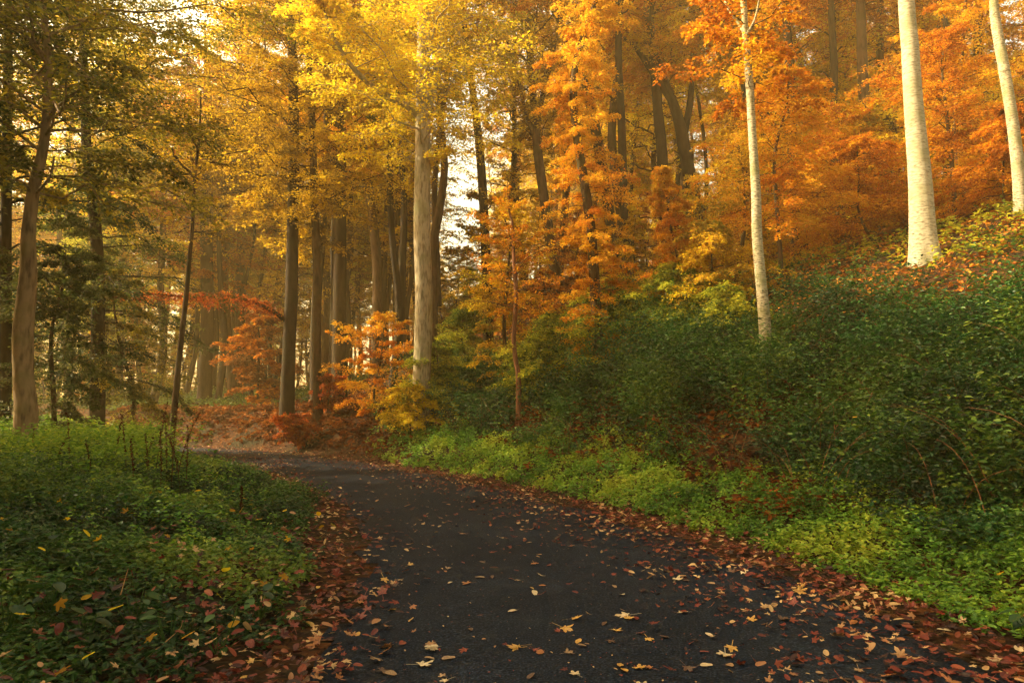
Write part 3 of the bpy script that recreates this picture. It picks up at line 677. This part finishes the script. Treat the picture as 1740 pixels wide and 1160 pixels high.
for px, d, q, lm in [(752, 34, 1, 'gold'), (778, 37, 0, 'brown_gold'), (800, 33.5, 3, 'yellow_green'), (822, 36, 2, 'orange'), (765, 42, 2, 'gold'), (793, 45, 0, 'yellow_green')]:
    x = (px - CX) / F * d; spots.append((x, d))
    place(under[q], x, d, .62, px, f'low {COLW[lm]} leaved tree in the mist beneath the bright sky gap', 'low trees under the forest canopy', lm)
nU = 0
for k in range(9000):
    if nU >= 150: break
    d = 21 + 45 * g.random(); px = g.uniform(-100, 2150)
    if px < 660 and (d < 31 or g.random() < .6): continue
    if 700 < px < 850 and d < 33: continue
    x = (px - CX) / F * d
    if not far_ok(x, d, 1.7): continue
    spots.append((x, d)); nU += 1
    q = int(g.integers(4))
    if px < 700: lm = ['brown_gold', 'rust', 'olive', 'gold', 'yellow_green'][int(g.integers(5))]
    else: lm = ['gold', 'yellow', 'bright_orange', 'rust', 'orange'][int(g.integers(5))]
    place(under[q], x, d, g.uniform(.6, 1.15) * (.55 if 700 < px < 1320 and d < 36 else .7 if 690 < px < 850 else 1), g.uniform(0, 6.28), f'low bushy {COLW[lm]} leaved tree under tall ones on the {region_word(px)}', 'low trees under the forest canopy', lm)
# off-camera trees added around the viewpoint to shade the road and verges
for (x, y, q, s, lm) in [(-8.5, 2.5, 0, .62, 'olive'), (-12, 7.0, 4, .68, 'olive'), (-7, -4, 1, .6, 'brown_gold'), (-13, -2, 3, .66, 'olive'), (-3.5, -8, 2, .9, 'gold'), (6.8, 1.0, 1, .95, 'gold'), (7.5, -4.5, 3, 1, 'brown_gold'), (2.6, -13, 0, 1.05, 'gold'), (-4.5, -13, 1, 1, 'brown_gold'), (9.5, 5.2, 4, .85, 'gold'),
                         (5.6, -9, 4, 1, 'gold'), (12.5, .5, 3, 1, 'orange'), (13.5, -6, 0, 1, 'gold'), (10, -12, 1, 1, 'gold'), (-9, -15, 3, 1, 'gold'), (-2.8, -4.8, 1, .8, 'olive'),
                         (-15.5, 4, 2, .72, 'brown_gold'), (-10, -9, 4, .66, 'olive'), (-9, 6.5, 2, .6, 'olive'), (-6.5, -.5, 2, .58, 'olive'), (-11.5, 1, 4, .66, 'brown_gold'),
                         (-16, 9.5, 0, .64, 'olive'), (-9.5, -3, 3, .6, 'olive'), (-17, -1, 4, .7, 'olive'), (-12.5, 10.5, 3, .6, 'olive')]:
    place(protos[q], x, y, s, x * 3.1, 'leafy tree added near the viewpoint to shade the road', 'shade trees added beside the viewpoint', lm)

gq = rng(44); q_ = 0
for k in range(900):                                          # unseen trees added left of the view to shade road and trunks
    if q_ >= 50: break
    x = gq.uniform(-62, -17); y = gq.uniform(-16, 15)
    if -x < .84 * y + 3.5 or not far_ok(x, y, 3.0): continue
    spots.append((x, y)); q_ += 1
    place(protos[int(gq.integers(5))], x, y, gq.uniform(.85, 1.1), gq.uniform(0, 6.28), 'tall leafy tree added out of view on the left for shade', 'shade trees added left of the view', ['olive', 'brown_gold', 'gold'][int(gq.integers(3))])
for (x, y, q, s_) in [(-7.5, 4.6, 2, .6), (-5.2, -3, 3, .62), (-9.8, 4.2, 1, .62), (-4.6, -6.5, 4, .7), (-8.2, -1.2, 0, .6), (-10.6, 9.6, 2, .74), (-11.8, 12.2, 4, .74), (-9.2, 7.9, 0, .7), (-13.5, 13.4, 1, .7)]:  # more off-camera trees, added to keep sun off road and right bank
    place(protos[q], x, y, s_, x * 2.3, 'leafy tree added near the viewpoint to shade the road', 'shade trees added beside the viewpoint', 'olive')

# ------------------------------------------------------------------ ground cover
def polar(gn, n, dmin, dmax, amax=1.02):
    """ground points in front of the camera, denser nearby"""
    d = dmin + (dmax - dmin) * gn.random(n); a = gn.uniform(-amax, amax, n)
    return np.sin(a) * d * 1.0, np.cos(a) * d
def herb_mesh(name, label_mat, x, y, hts, gn, per, leaf, T=T_OV, arch=0.0, cl=None, stems=True, tilt=.45):
    """upright or arching stems carrying leaves; one plant per (x, y)"""
    n = len(x); z = terrain(x, y)
    B = np.stack([x, y, z], -1)
    az = gn.random(n) * 6.283; lean = gn.uniform(.1, .5, n) + arch
    dh = np.stack([np.cos(az), np.sin(az), 0 * az], -1)
    v = (np.arange(per)[None] + gn.random((n, per))) / per
    v = v ** .75
    ht = hts[:, None]
    C = B[:, None] + dh[:, None] * (lean[:, None] * ht * v ** 1.5)[..., None]
    C[..., 2] += ht * (v - arch * .45 * v ** 3)
    a2 = gn.random((n, per)) * 6.283
    D = np.stack([np.cos(a2), np.sin(a2), gn.normal(-.1, .3, (n, per))], -1)
    N = np.stack([gn.normal(0, tilt, (n, per)), gn.normal(0, tilt, (n, per)), np.ones((n, per))], -1)
    C += D * (gn.random((n, per)) * .08 * (ht + .2))[..., None]
    far = 1 + .035 * np.clip(np.hypot(x, y) - 6, 0, 30)
    s = leaf * (.65 + .7 * gn.random((n, per))) * (1.1 - .35 * v) * far[:, None]
    V, Fc, k = leaves(T, C.reshape(-1, 3), D.reshape(-1, 3), N.reshape(-1, 3), s.ravel())
    cl = gn.random(n) if cl is None else cl
    rn = np.clip(.5 + (np.repeat(cl, per) - .5) * .9 + (gn.random(n * per) - .5) * .55, 0, 1)
    me = mesh_np(name, V, [Fc], M[label_mat], np.repeat(rn, k))
    return me
def stuff(name, me, label, cat):
    o = obj(name, me); tag(o, label, cat, kind='stuff'); return o

gn = rng(11)
def pick(x, y, p): 
    m = gn.random(len(x)) < p; return x[m], y[m], m
# bramble thicket over the right bank
x, y = polar(gn, 80000, 3.5, 27)
sr = sdist(RE, x, y)
edge = 5.1 + 1.0 * (vnoise(x, y, 2, 1) - .5) + np.clip((x - 5) * .25, 0, 1.6)
prob = sstep(1.0, 2.0, sr + 1.0 * (vnoise(x, y, 1.2, 2) - .5)) * (1 - sstep(edge - .5, edge + .4, sr)) * sstep(-4.5, -2.0, x)
bare = sstep(.74, .84, vnoise(x, y, 1.4, 3)) * (1 - sstep(2.4, 3.4, sr))
prob = prob * (1 - .9 * bare) * np.clip(.5 + .1 * (14 - np.hypot(x, y)) * 0 + .5, 0, 1)
x, y, m = pick(x, y, prob)
h = (.24 + 1.25 * vnoise(x, y, 1.1, 1) ** 1.4 * gn.uniform(.6, 1.2, len(x))) * (.72 + .63 * sstep(7, 14, np.hypot(x, y)))
stuff('bramble_thicket', herb_mesh('bramble_thicket', 'bramble', x, y, h, gn, 26, .055, arch=.6, cl=vnoise(x, y, .8, 0)), 'dark green bramble thicket covering the steep right bank', 'brambles')
print('bramble', len(x))
x, y = polar(gn, 26000, 4, 27)
sr = sdist(RE, x, y)
x, y, m = pick(x, y, sstep(1.3, 2.2, sr) * (1 - sstep(4.4, 5.6, sr)) * sstep(-4, -2, x) * sstep(.50, .62, vnoise(x, y, 1.3, 0) + .12 * (x < 4)))
stuff('bank_shrubbery', herb_mesh('bank_shrubbery', 'herb', x, y, .5 + .75 * vnoise(x, y, .8, 3), gn, 26, .075, arch=.2, cl=vnoise(x, y, .5, 2)), 'soft green shrubby growth in clumps over the right bank', 'undergrowth')
# brown dead patches
x, y = polar(gn, 30000, 3.5, 36)
sr = sdist(RE, x, y)
b1 = sstep(.68, .8, vnoise(x, y, 1.4, 3)) * sstep(.4, 1.0, sr) * (1 - sstep(3.0, 4.2, sr))
b2 = sstep(0.2, .7, sr) * (1 - sstep(3.0, 4.5, sr)) * (1 - sstep(-5.0, -2.5, x))
x, y, m = pick(x, y, np.clip(b1 * .6 + b2 * .9, 0, 1) * .8)
stuff('dead_fern_patch', herb_mesh('dead_fern_patch', 'dead_fern', x, y, gn.uniform(.12, .45, len(x)), gn, 14, .09, arch=.9, tilt=.8), 'rust brown dead fronds and litter on the bank towards the road bend', 'dead ferns')
# light green nettle strip
x, y = polar(gn, 50000, 3.2, 24)
sr = sdist(RE, x, y)
wv = .9 * (vnoise(x, y, 1.0, 2) - .5)
prob = sstep(-.05, .25, sr + .25 * wv) * (1 - sstep(1.3, 2.3, sr + wv)) * sstep(-4.5, -2.5, x)
x, y, m = pick(x, y, prob)
h = .07 + .30 * vnoise(x, y, .6, 3) * sstep(0, 1, sdist(RE, x, y)) + .03
stuff('nettle_patch', herb_mesh('nettle_patch', 'nettle', x, y, h, gn, 16, .052, cl=vnoise(x, y, .5, 1)), 'light green nettles along the foot of the right bank', 'nettles')
print('nettle', len(x))
# left verge
x, y = polar(gn, 56000, 2.3, 19)
sv = -sdist(LE, x, y)
prob = sstep(0.0, .5, sv + .6 * (vnoise(x, y, .8, 2) - .5)) * np.where(y < 6, .55 + .45 * sstep(.6, 1.6, sv), 1)
x, y, m = pick(x, y, prob * (1 - .5 * sstep(.6, .75, vnoise(x, y, .9, 0))))
sv = -sdist(LE, x, y)
h = .06 + .26 * vnoise(x, y, .6, 3) * gn.uniform(.4, 1.5, len(x)) + .62 * sstep(1.4, 4.2, sv) * sstep(4.0, 8, y) * (.45 + .9 * vnoise(x, y, 1.2, 1))
tall = h > .42
rnd_tall = gn.random(len(x)) 
stuff('verge_undergrowth', herb_mesh('verge_undergrowth', 'herb', x, y, h, gn, 18, .054, cl=vnoise(x, y, .7, 1)), 'low green herbs covering the verge left of the road', 'herbs')
print('verge', len(x))
x, y = polar(gn, 9000, 2.6, 17)
sv = -sdist(LE, x, y)
x, y, m = pick(x, y, sstep(.5, 1.6, sv) * sstep(4.8, 7, y) * sstep(.45, .62, vnoise(x, y, 1.1, 3) + .35 * (sv < 2.8) * (y > 6.3)))
stuff('verge_nettles', herb_mesh('verge_nettles', 'nettle', x, y, gn.uniform(.12, .42, len(x)), gn, 20, .052, cl=gn.random(len(x)) * .8), 'taller nettles standing among the low herbs of the left verge', 'nettles')
# tall nettles at the back of the left verge, sunlight painted into their colour
x, y = polar(gn, 26000, 7, 22)
sv = -sdist(LE, x, y)
x, y, m = pick(x, y, sstep(1.6, 3.0, sv) * sstep(7.2, 10, y + .8 * vnoise(x, y, 1.5, 1)))
stuff('tall_nettle_patch', herb_mesh('tall_nettle_patch', 'lit_nettle', x, y, .55 + .65 * vnoise(x, y, 1.0, 2), gn, 24, .06, cl=vnoise(x, y, .9, 1)), 'tall nettles painted sunlit green at the back of the left verge', 'nettles')
x, y = polar(gn, 34000, 17, 48, .75)
sv = -sdist(LE, x, y); sr = sdist(RE, x, y)
x, y, m = pick(x, y, (sstep(1.0, 2.5, sv) + sstep(3.0, 4.5, sr) * (x < -7)) * sstep(17, 19, np.hypot(x, y)) * (.25 + .75 * sstep(.35, .6, vnoise(x, y, 3, 1))))
stuff('forest_undergrowth', herb_mesh('forest_undergrowth', 'herb', x, y, gn.uniform(.15, .5, len(x)), gn, 12, .075), 'low green undergrowth on the forest floor past the road bend', 'undergrowth')
# thin bare canes arching out of the thicket
x, y = polar(gn, 900, 5, 18); sr = sdist(RE, x, y)
x, y, m = pick(x, y, (sr > 1.2) & (sr < 5) & (x > -2))
nc = len(x); B_ = np.stack([x, y, terrain(x, y)], -1); az_ = gn.random(nc) * 6.28; hh = gn.uniform(.7, 1.35, nc); t_ = np.linspace(0, 1, 8)
pc = B_[:, None] + np.stack([np.cos(az_), np.sin(az_), 0 * az_], -1)[:, None] * (hh[:, None] * .7 * t_ ** 1.6)[..., None]
pc[..., 2] += hh[:, None] * (1.25 * t_ - .5 * t_ ** 2.4)
V, Fc = tubes(pc, np.full((nc, 8), .0055) * (1.1 - .8 * t_)[None], 5)
stuff('bramble_canes', mesh_np('bramble_canes', V, [Fc], M['bark_red'], smooth=True), 'thin bare reddish canes arching out of the bramble thicket', 'canes')
# grass-like low cover farther back under trees right and beyond
x, y = polar(gn, 9000, 12, 34)
sr = sdist(RE, x, y)
x, y, m = pick(x, y, sstep(7, 8, sr) * sstep(.55, .7, vnoise(x, y, 2.2, 2)) * .8)
stuff('hillside_seedlings', herb_mesh('hillside_seedlings', 'yellow_green', x, y, gn.uniform(.1, .45, len(x)), gn, 10, .09), 'scattered yellow-green seedlings on the leaf covered hillside', 'seedlings')

# ---- fallen leaves
def maple(seed):
    g = rng(seed); out = []
    lobes = [(90, 1.0), (38, .86), (142, .86), (-18, .55), (198, .55)]
    lobes.sort()
    pts = []
    angs = sorted(lobes)
    for k, (a, L) in enumerate(angs):
        a_ = R(a); L = L * g.uniform(.88, 1.08)
        pts += [(a_ - R(17), L * .58), (a_ - R(12), L * .80), (a_ - R(5), L * .84), (a_, L), (a_ + R(6), L * .82), (a_ + R(13), L * .78), (a_ + R(17), L * .56)]
        nx = angs[(k + 1) % 5][0] if k < 4 else 342
        mid = R((a + nx) / 2); pts.append((mid, .44 if k < 4 else .14))
    V = [(0, 0, 0)]
    c1, c2, ph = g.uniform(-.35, .35), g.uniform(.0, .35), g.uniform(0, 6.28)
    for a, r in pts:
        X_, Y_ = math.cos(a) * r * .5, math.sin(a) * r * .5
        V.append((X_, Y_, c1 * X_ * Y_ * 2 + c2 * (X_ * math.cos(ph) + Y_ * math.sin(ph)) ** 2 * 2.2 + g.normal(0, .012)))
    nn = len(pts)
    Fc = [(0, 1 + k, 1 + (k + 1) % nn) for k in range(nn)]
    b = len(V); V += [(-.012, -.05, .0), (.012, -.05, .0), (.02, -.62, .04), (-.005, -.62, .04)]   # stalk
    V = np.array(V); V[:, 2] -= V[:, 2].min()
    return (V, np.array(Fc), np.array([(b, b + 1, b + 2, b + 3)]))
def ovate(seed):
    g = rng(seed); nn = 12; V = [(0, 0, 0)]
    c2 = g.uniform(.3, 1.2)
    for k in range(nn):
        a = 2 * math.pi * k / nn
        X_ = .27 * math.cos(a) * (1 - .25 * math.sin(a)); Y_ = .5 * math.sin(a)
        V.append((X_, Y_, c2 * X_ * X_ + g.uniform(-.2, .5) * Y_ * Y_ * .5))
    V = np.array(V); V[:, 2] -= V[:, 2].min()
    b = len(V); V = np.vstack([V, [(-.012, -.45, .01), (.012, -.45, .01), (.01, -.72, .02), (-.004, -.72, .02)]])
    return (V, np.array([(0, 1 + k, 1 + (k + 1) % nn) for k in range(nn)]), np.array([(b, b + 1, b + 2, b + 3)]))
shapes = [maple(1), maple(2), maple(3), maple(4), ovate(5), ovate(6), ovate(7)]
fcol = {'pale cream': ((.52, .42, .26), (.40, .28, .13)), 'yellow': ((.50, .30, .06), (.36, .17, .04)), 'orange brown': ((.34, .13, .03), (.20, .07, .025)),
        'tan': ((.30, .19, .09), (.17, .09, .04)), 'dark red': ((.20, .03, .015), (.10, .02, .012)), 'dark brown': ((.10, .045, .02), (.05, .025, .015))}
fm = {k: fallen_mat(k + ' fallen leaf', *v) for k, v in fcol.items()}
base_me = [mesh_np('fallen_leaf', s[0], [s[1], s[2]], fm['yellow']) for s in shapes]
def frac(x, y):
    """0 at the left edge of the road, 1 at the right edge"""
    a = -sdist(RE, x, y); b = sdist(LE, x, y); return b / np.maximum(a + b, .01)
gl = rng(21)
def road_leaf_prob(f):
    return .15 + .75 * np.exp(-((f - 0.02) / .12) ** 2) + .95 * sstep(.70, .95, f)
cand = 26000
x, y = polar(gl, cand, 2.6, 26, .95)
okm = (sdist(RE, x, y) < .05) & (sdist(LE, x, y) > -.1)
x, y = x[okm], y[okm]; f = frac(x, y)
clump = vnoise(x, y, .7, 2)
keep = gl.random(len(x)) < road_leaf_prob(f) * sstep(.25, .7, clump + .1 * (f > .7) + .25) 
x, y, f = x[keep], y[keep], f[keep]
o_ = np.argsort(np.hypot(x, y)); x, y, f = x[o_], y[o_], f[o_]
vis = (np.abs(x) < .80 * y + .1) & (y > 3.2)
idx = np.where(vis)[0]
# individuals: thinned so that they cover the near half of the road
ind = [k for k in idx if gl.random() < (.75 if .15 < f[k] < .78 else .4)][:298]
cat_w = ['pale cream', 'yellow', 'orange brown', 'tan', 'dark red', 'dark brown']
for k in ind:
    side = f[k]
    pw = [.22, .16, .18, .24, .10, .10] if .2 < side < .75 else [.06, .10, .28, .14, .27, .15]
    c = cat_w[int(gl.choice(6, p=pw))]
    sh = int(gl.choice(7, p=[.17, .17, .16, .15, .12, .12, .11]))
    s = gl.uniform(.07, .155) if sh < 4 else gl.uniform(.045, .085)
    if c == 'pale cream': s *= 1.1
    o = bpy.data.objects.new('fallen_leaf', base_me[sh]); sc.collection.objects.link(o)
    o.location = (x[k], y[k], max(tz(x[k], y[k]), .0) + (.018 + .035 * (1 - (2 * side - 1) ** 2) if .12 < side < .80 else .045 * gl.random() + .02))
    o.rotation_euler = (gl.normal(0, .12 if .2 < side < .75 else .35), gl.normal(0, .12 if .2 < side < .75 else .35), gl.uniform(0, 6.28)); o.scale = (s, s, s)
    o.material_slots[0].link = 'OBJECT'; o.material_slots[0].material = fm[c]
    where = 'in the leafy left road edge' if side < .2 else 'in the leaf drift along the right road edge' if side > .75 else 'on the dark asphalt'
    kind = 'maple leaf' if sh < 4 else 'oval leaf'
    tag(o, f'{c} fallen {kind} {where}', 'leaf', 'fallen leaves on the road')
rest = np.array([k for k in range(len(x)) if k not in set(ind)])
def leaf_stuff(name, xx, yy, mat, label, smin, smax, lift, tilt, simple=False, gsd=3, zz=None):
    g = rng(gsd); z = terrain(xx, yy) if zz is None else zz
    Vs, F3, F4, Rn3, Rn4, off = [], [], [], [], [], 0
    kind = g.integers(0, 7, len(xx))
    for q in range(7):
        m = kind == q
        if not m.any(): continue
        tv, tf, tq = shapes[q] if not simple else (T_OV[0] - np.array([0, .5, 0]), T_OV[1], None)
        nn = m.sum(); a = g.random(nn) * 6.283
        D = np.stack([np.cos(a), np.sin(a), g.normal(0, tilt, nn)], -1); N = np.stack([g.normal(0, tilt, nn), g.normal(0, tilt, nn), np.ones(nn)], -1)
        Cc = np.stack([xx[m], yy[m], z[m] + lift * g.random(nn) + .02], -1)
        V, Fc, k = leaves((tv, tf), Cc, D, N, g.uniform(smin, smax, nn) * (1 if q < 4 else .75))
        Vs.append(V); (F4 if tf.shape[1] == 4 else F3).append(Fc + off); (Rn4 if tf.shape[1] == 4 else Rn3).append(np.repeat(g.random(nn), k)); off += len(V)
    me = mesh_np(name, np.vstack(Vs), [np.vstack(b) for b in (F3, F4) if b], M[mat], np.concatenate(Rn3 + Rn4))
    return stuff(name, me, label, 'leaves')
leaf_stuff('road_leaf_scatter', x[rest], y[rest], 'litter', 'small red and brown fallen leaves scattered over the asphalt', .06, .13, .03, .2, zz=.012 + .035 * (1 - (2 * np.clip(f[rest], 0, 1) - 1) ** 2))
xb, yb = polar(gl, 16000, 2.6, 22, .95); kb = (sdist(RE, xb, yb) < -.2) & (sdist(LE, xb, yb) > .2) & (gl.random(16000) < .25 + .5 * vnoise(xb, yb, .5, 1)); xb, yb = xb[kb], yb[kb]
leaf_stuff('leaf_crumbs', xb, yb, 'litter', 'tiny crumbled bits of dead leaf ground into the asphalt', .008, .032, .0, .15, simple=True, gsd=9, zz=.0 + .035 * (1 - (2 * np.clip(frac(xb, yb), 0, 1) - 1) ** 2))
# dense drifts at both edges and the leafy ledge at the bend
x, y = polar(gl, 110000, 2.6, 30, .98)
a = -sdist(RE, x, y); b = sdist(LE, x, y)
pr_ = (1 - sstep(.4, 2.3, a + .5 * (vnoise(x, y, .8, 1) - .5))) * sstep(-.7, -.2, a) * .9
pl_ = (1 - sstep(.2, .75, b + .5 * (vnoise(x, y, .8, 3) - .5))) * sstep(-.9, -.3, b) * (.45 + .45 * sstep(8, 12, y))
farr = sstep(15, 21, np.hypot(x, y)) * (a > -.5) * (b > -1.5) * (1 - sstep(.8, 2.6, b)) 
m = gl.random(len(x)) < np.clip(np.maximum(np.maximum(pr_, pl_), farr), 0, 1) * (.8 + .2 * sstep(9, 14, np.hypot(x, y))) * (.45 + .8 * vnoise(x, y, .45, 0))
x, y = x[m], y[m]
leaf_stuff('leaf_drift', x, y, 'litter', 'thick drift of red brown leaves along both road edges', .045, .10, .05, .35, gsd=4, zz=np.maximum(terrain(x, y), .0) + .01)
print('drift', len(x))
x, y = polar(gl, 90000, 2.3, 34, 1.0)
sr = sdist(RE, x, y); sv = -sdist(LE, x, y)
m = ((sr > 4.9 + np.clip((x - 5) * .25, 0, 1.6)) | (sv > 700) | ((sr > .3) & (x < -300))) & (gl.random(len(x)) < .9)
x, y = x[m], y[m]
leaf_stuff('hillside_leaf_litter', x, y, 'hill_litter', 'orange beech leaf litter on the hillside and under the trees', .08, .15, .05, .45, simple=True, gsd=5)
x, y = polar(gl, 60000, 8, 42, 1.0)
sr = sdist(RE, x, y); sv = -sdist(LE, x, y)
m = ((sr > .2) & (x < -2.5)) | (sv > 5); x, y = x[m], y[m]
leaf_stuff('forest_floor_litter', x, y, 'dead_fern', 'dull brown leaf litter under the trees around the road bend', .08, .15, .04, .4, simple=True, gsd=8)
x, y = polar(gl, 9000, 2.6, 9, .9)
sv = -sdist(LE, x, y)
m = (sv > -.1) & (sv < 2.2) & (gl.random(len(x)) < .42 * (1 - sstep(1.0, 2.2, sv))) ; x, y = x[m], y[m]
leaf_stuff('verge_leaf_scatter', x, y, 'litter', 'dark red leaves lying among the herbs at the left road edge', .06, .12, .12, .4, gsd=12, zz=terrain(x, y) + .05)
# leaves caught on top of herbs
x, y = polar(gl, 1500, 3, 14, .9)
sr = sdist(RE, x, y); sv = -sdist(LE, x, y)
m = ((sv > 0) & (sv < 5) & (y < 9)) | ((sr > 0) & (sr < 5)); m &= gl.random(len(x)) < np.where(sr > 0, .07, .3)
x, y = x[m], y[m]
leaf_stuff('caught_leaves', x, y, 'gold', 'yellow and orange leaves caught on the green undergrowth', .07, .13, .05, .5, gsd=6,
           zz=terrain(x, y) + .12 + np.where(sdist(RE, x, y) > 1.5, .4, .05))

# ---- individual plants of the verge
def dry_stem(x, y, h, seed, label):
    g = rng(seed); b = np.array([x, y, tz(x, y)])
    t = np.linspace(0, 1, 8)
    ln = g.normal(0, .10, 2)
    path = np.stack([ln[0] * t ** 2 * h, ln[1] * t ** 2 * h, t * h - .05], -1)
    V, Fc = tubes(path[None], (.007 * (1 - .6 * t))[None], 6)
    o = empty('dried_stem', b, label, 'dead stem', 'dried stems in the left verge')
    obj('stalk', mesh_np('stalk', V, [Fc], M['stem_dead'], smooth=True), o)
    k = 110; v = g.uniform(.45, 1, k); v[0] = .99; a = g.random(k) * 6.28
    C_ = np.stack([np.interp(v, t, path[:, 0]), np.interp(v, t, path[:, 1]), v * h - .05], -1)
    D = np.stack([np.cos(a), np.sin(a), g.normal(.5, .5, k)], -1)
    Vl, Fl, kk = leaves(T_RH, C_, D, g.normal(0, 1, (k, 3)), g.uniform(.014, .034, k))
    obj('seed_head', mesh_np('seed_head', Vl, [Fl], M['dead_fern'], g.random(len(Fl)) * .5), o)
gs = rng(31)
for k, (px, d) in enumerate([(130, 9), (168, 8.5), (60, 10), (205, 9.5), (225, 9), (238, 8.2), (250, 9.6), (262, 8.6), (272, 9.2), (283, 8.4), (292, 9.4), (300, 8.8), (308, 9.9), (316, 8.9), (325, 9.3), (245, 10), (185, 10.5), (95, 9.2), (418, 8.1)]):
    dry_stem((px - CX) / F * d, d, gs.uniform(.8, 1.3) * (.6 if px > 400 else 1), 900 + k,
             'short dead stem standing alone among herbs near the road edge' if px > 400 else 'brown dried flower stem in the cluster at the back of the left verge' if px > 195 else 'lone tall dried stem rising from nettles at the left')
def broad_herb(px, d, seed, label, n=9, L=.16, mat='herb'):
    g = rng(seed); x = (px - CX) / F * d; b = np.array([x, d, tz(x, d)])
    a = np.arange(n) * 2.4 + g.random(n); r = g.uniform(.03, .12, n)
    o = empty('broad_leaved_herb', b, label, 'plant', 'broad leaved plants at the lower left')
    C_ = np.stack([np.cos(a) * r, np.sin(a) * r, g.uniform(.08, .28, n)], -1)
    pth = np.stack([np.linspace(0, 1, 5)[:, None] * c[None] for c in C_]); V, Fc = tubes(pth, np.full((n, 5), .003), 4)
    obj('stalks', mesh_np('stalks', V, [Fc], M['herb'], np.full(len(Fc), .6)), o)
    D = np.stack([np.cos(a), np.sin(a), g.normal(-.05, .25, n)], -1); N = np.stack([g.normal(0, .3, n), g.normal(0, .3, n), np.ones(n)], -1)
    # fuller leaf blade
    u_ = np.linspace(0, 1, 7); hw = .30 * np.sin(np.pi * u_ ** .8) ** .8
    tv = np.array([(sx * hw[i], u_[i], .06 * abs(sx) - .22 * u_[i] ** 2) for i in range(7) for sx in (-1, 0, 1)])
    tf = np.array([(i * 3 + j, i * 3 + j + 1, (i + 1) * 3 + j + 1, (i + 1) * 3 + j) for i in range(6) for j in (0, 1)])
    V, Fc, k = leaves((tv, tf), C_, D, N, g.uniform(.5, .95, n) * L)
    obj('foliage', mesh_np('foliage', V, [Fc], M[mat], np.repeat(g.uniform(.0, .55, n), k), smooth=True), o)
for k, (px, d, L, lab) in enumerate([(40, 4.0, .15, 'large glossy leaved plant at the bottom left corner'), (110, 4.3, .13, 'broad leaved plant right of the corner plant at lower left'),
        (170, 4.0, .14, 'broad leaved plant near the bottom edge left of the dry stalk'), (250, 4.4, .12, 'broad leaved plant in the middle of the lower left herbs'),
        (310, 4.15, .13, 'green plant with drooping blades near the bottom edge'), (455, 4.9, .14, 'upright green plant standing in red litter at the left road edge'),
        (90, 5.0, .12, 'small broad leaved plant in the dark herbs at the left'), (390, 4.2, .11, 'low plant among dark red leaves near the lower left'),
        (1720, 4.4, .13, 'green plant on the right road edge at the picture border')]):
    broad_herb(px, d, 700 + k, lab, 11, L, 'herb')
def dry_stalk(pts, r, label):
    p = catmull(np.array(pts), 6); b = p[0].copy()
    V, Fc = tubes((p - b)[None], (np.linspace(1, .3, len(p)) * r)[None], 6)
    o = obj('fallen_twig', mesh_np('fallen_twig', V, [Fc], M['twig'], smooth=True), None, b); tag(o, label, 'twig', 'dry twigs in the lower left herbs')
M['twig'] = bark_mat('dry twig', (.30, .17, .07), (.18, .09, .04), (.34, .2, .09), 8)
dry_stalk([P(20, 1158, 3.75), P(50, 1105, 3.9), P(92, 1070, 4.05)], .005, 'dry straight twig rising from the bottom left corner')
dry_stalk([P(240, 1120, 3.9), P(275, 1095, 4.0), P(305, 1068, 4.15), P(310, 1055, 4.2)], .004, 'dry curved twig in herbs above the bottom edge')
dry_stalk([P(205, 1010, 4.6), P(212, 985, 4.7), P(218, 965, 4.8)], .004, 'short dry twig standing in the dark herbs')

# ------------------------------------------------------------------ haze
def haze():
    x0, x1, y0, y1, z0, z1 = -225, 225, -212, 237, -9, 41
    V = np.array([(x, y, z) for x in (x0, x1) for y in (y0, y1) for z in (z0, z1)], float)
    Fc = np.array([(0, 1, 3, 2), (4, 6, 7, 5), (0, 4, 5, 1), (2, 3, 7, 6), (0, 2, 6, 4), (1, 5, 7, 3)])
    m, nt, N, L = new_mat('mist')
    p = N.new('ShaderNodeVolumePrincipled'); p.inputs['Color'].default_value = (1, .77, .38, 1); p.inputs['Density'].default_value = HAZE
    p.inputs['Anisotropy'].default_value = .3
    o = N.new('ShaderNodeOutputMaterial'); L.new(p.outputs[0], o.inputs['Volume'])
    h = obj('haze', mesh_np('haze', V, [Fc], m)); tag(h, 'thin golden morning mist filling the forest', 'mist', kind='stuff')
haze()
print('faces', sum(len(m.polygons) for m in bpy.data.meshes), 'objects', len(sc.objects))
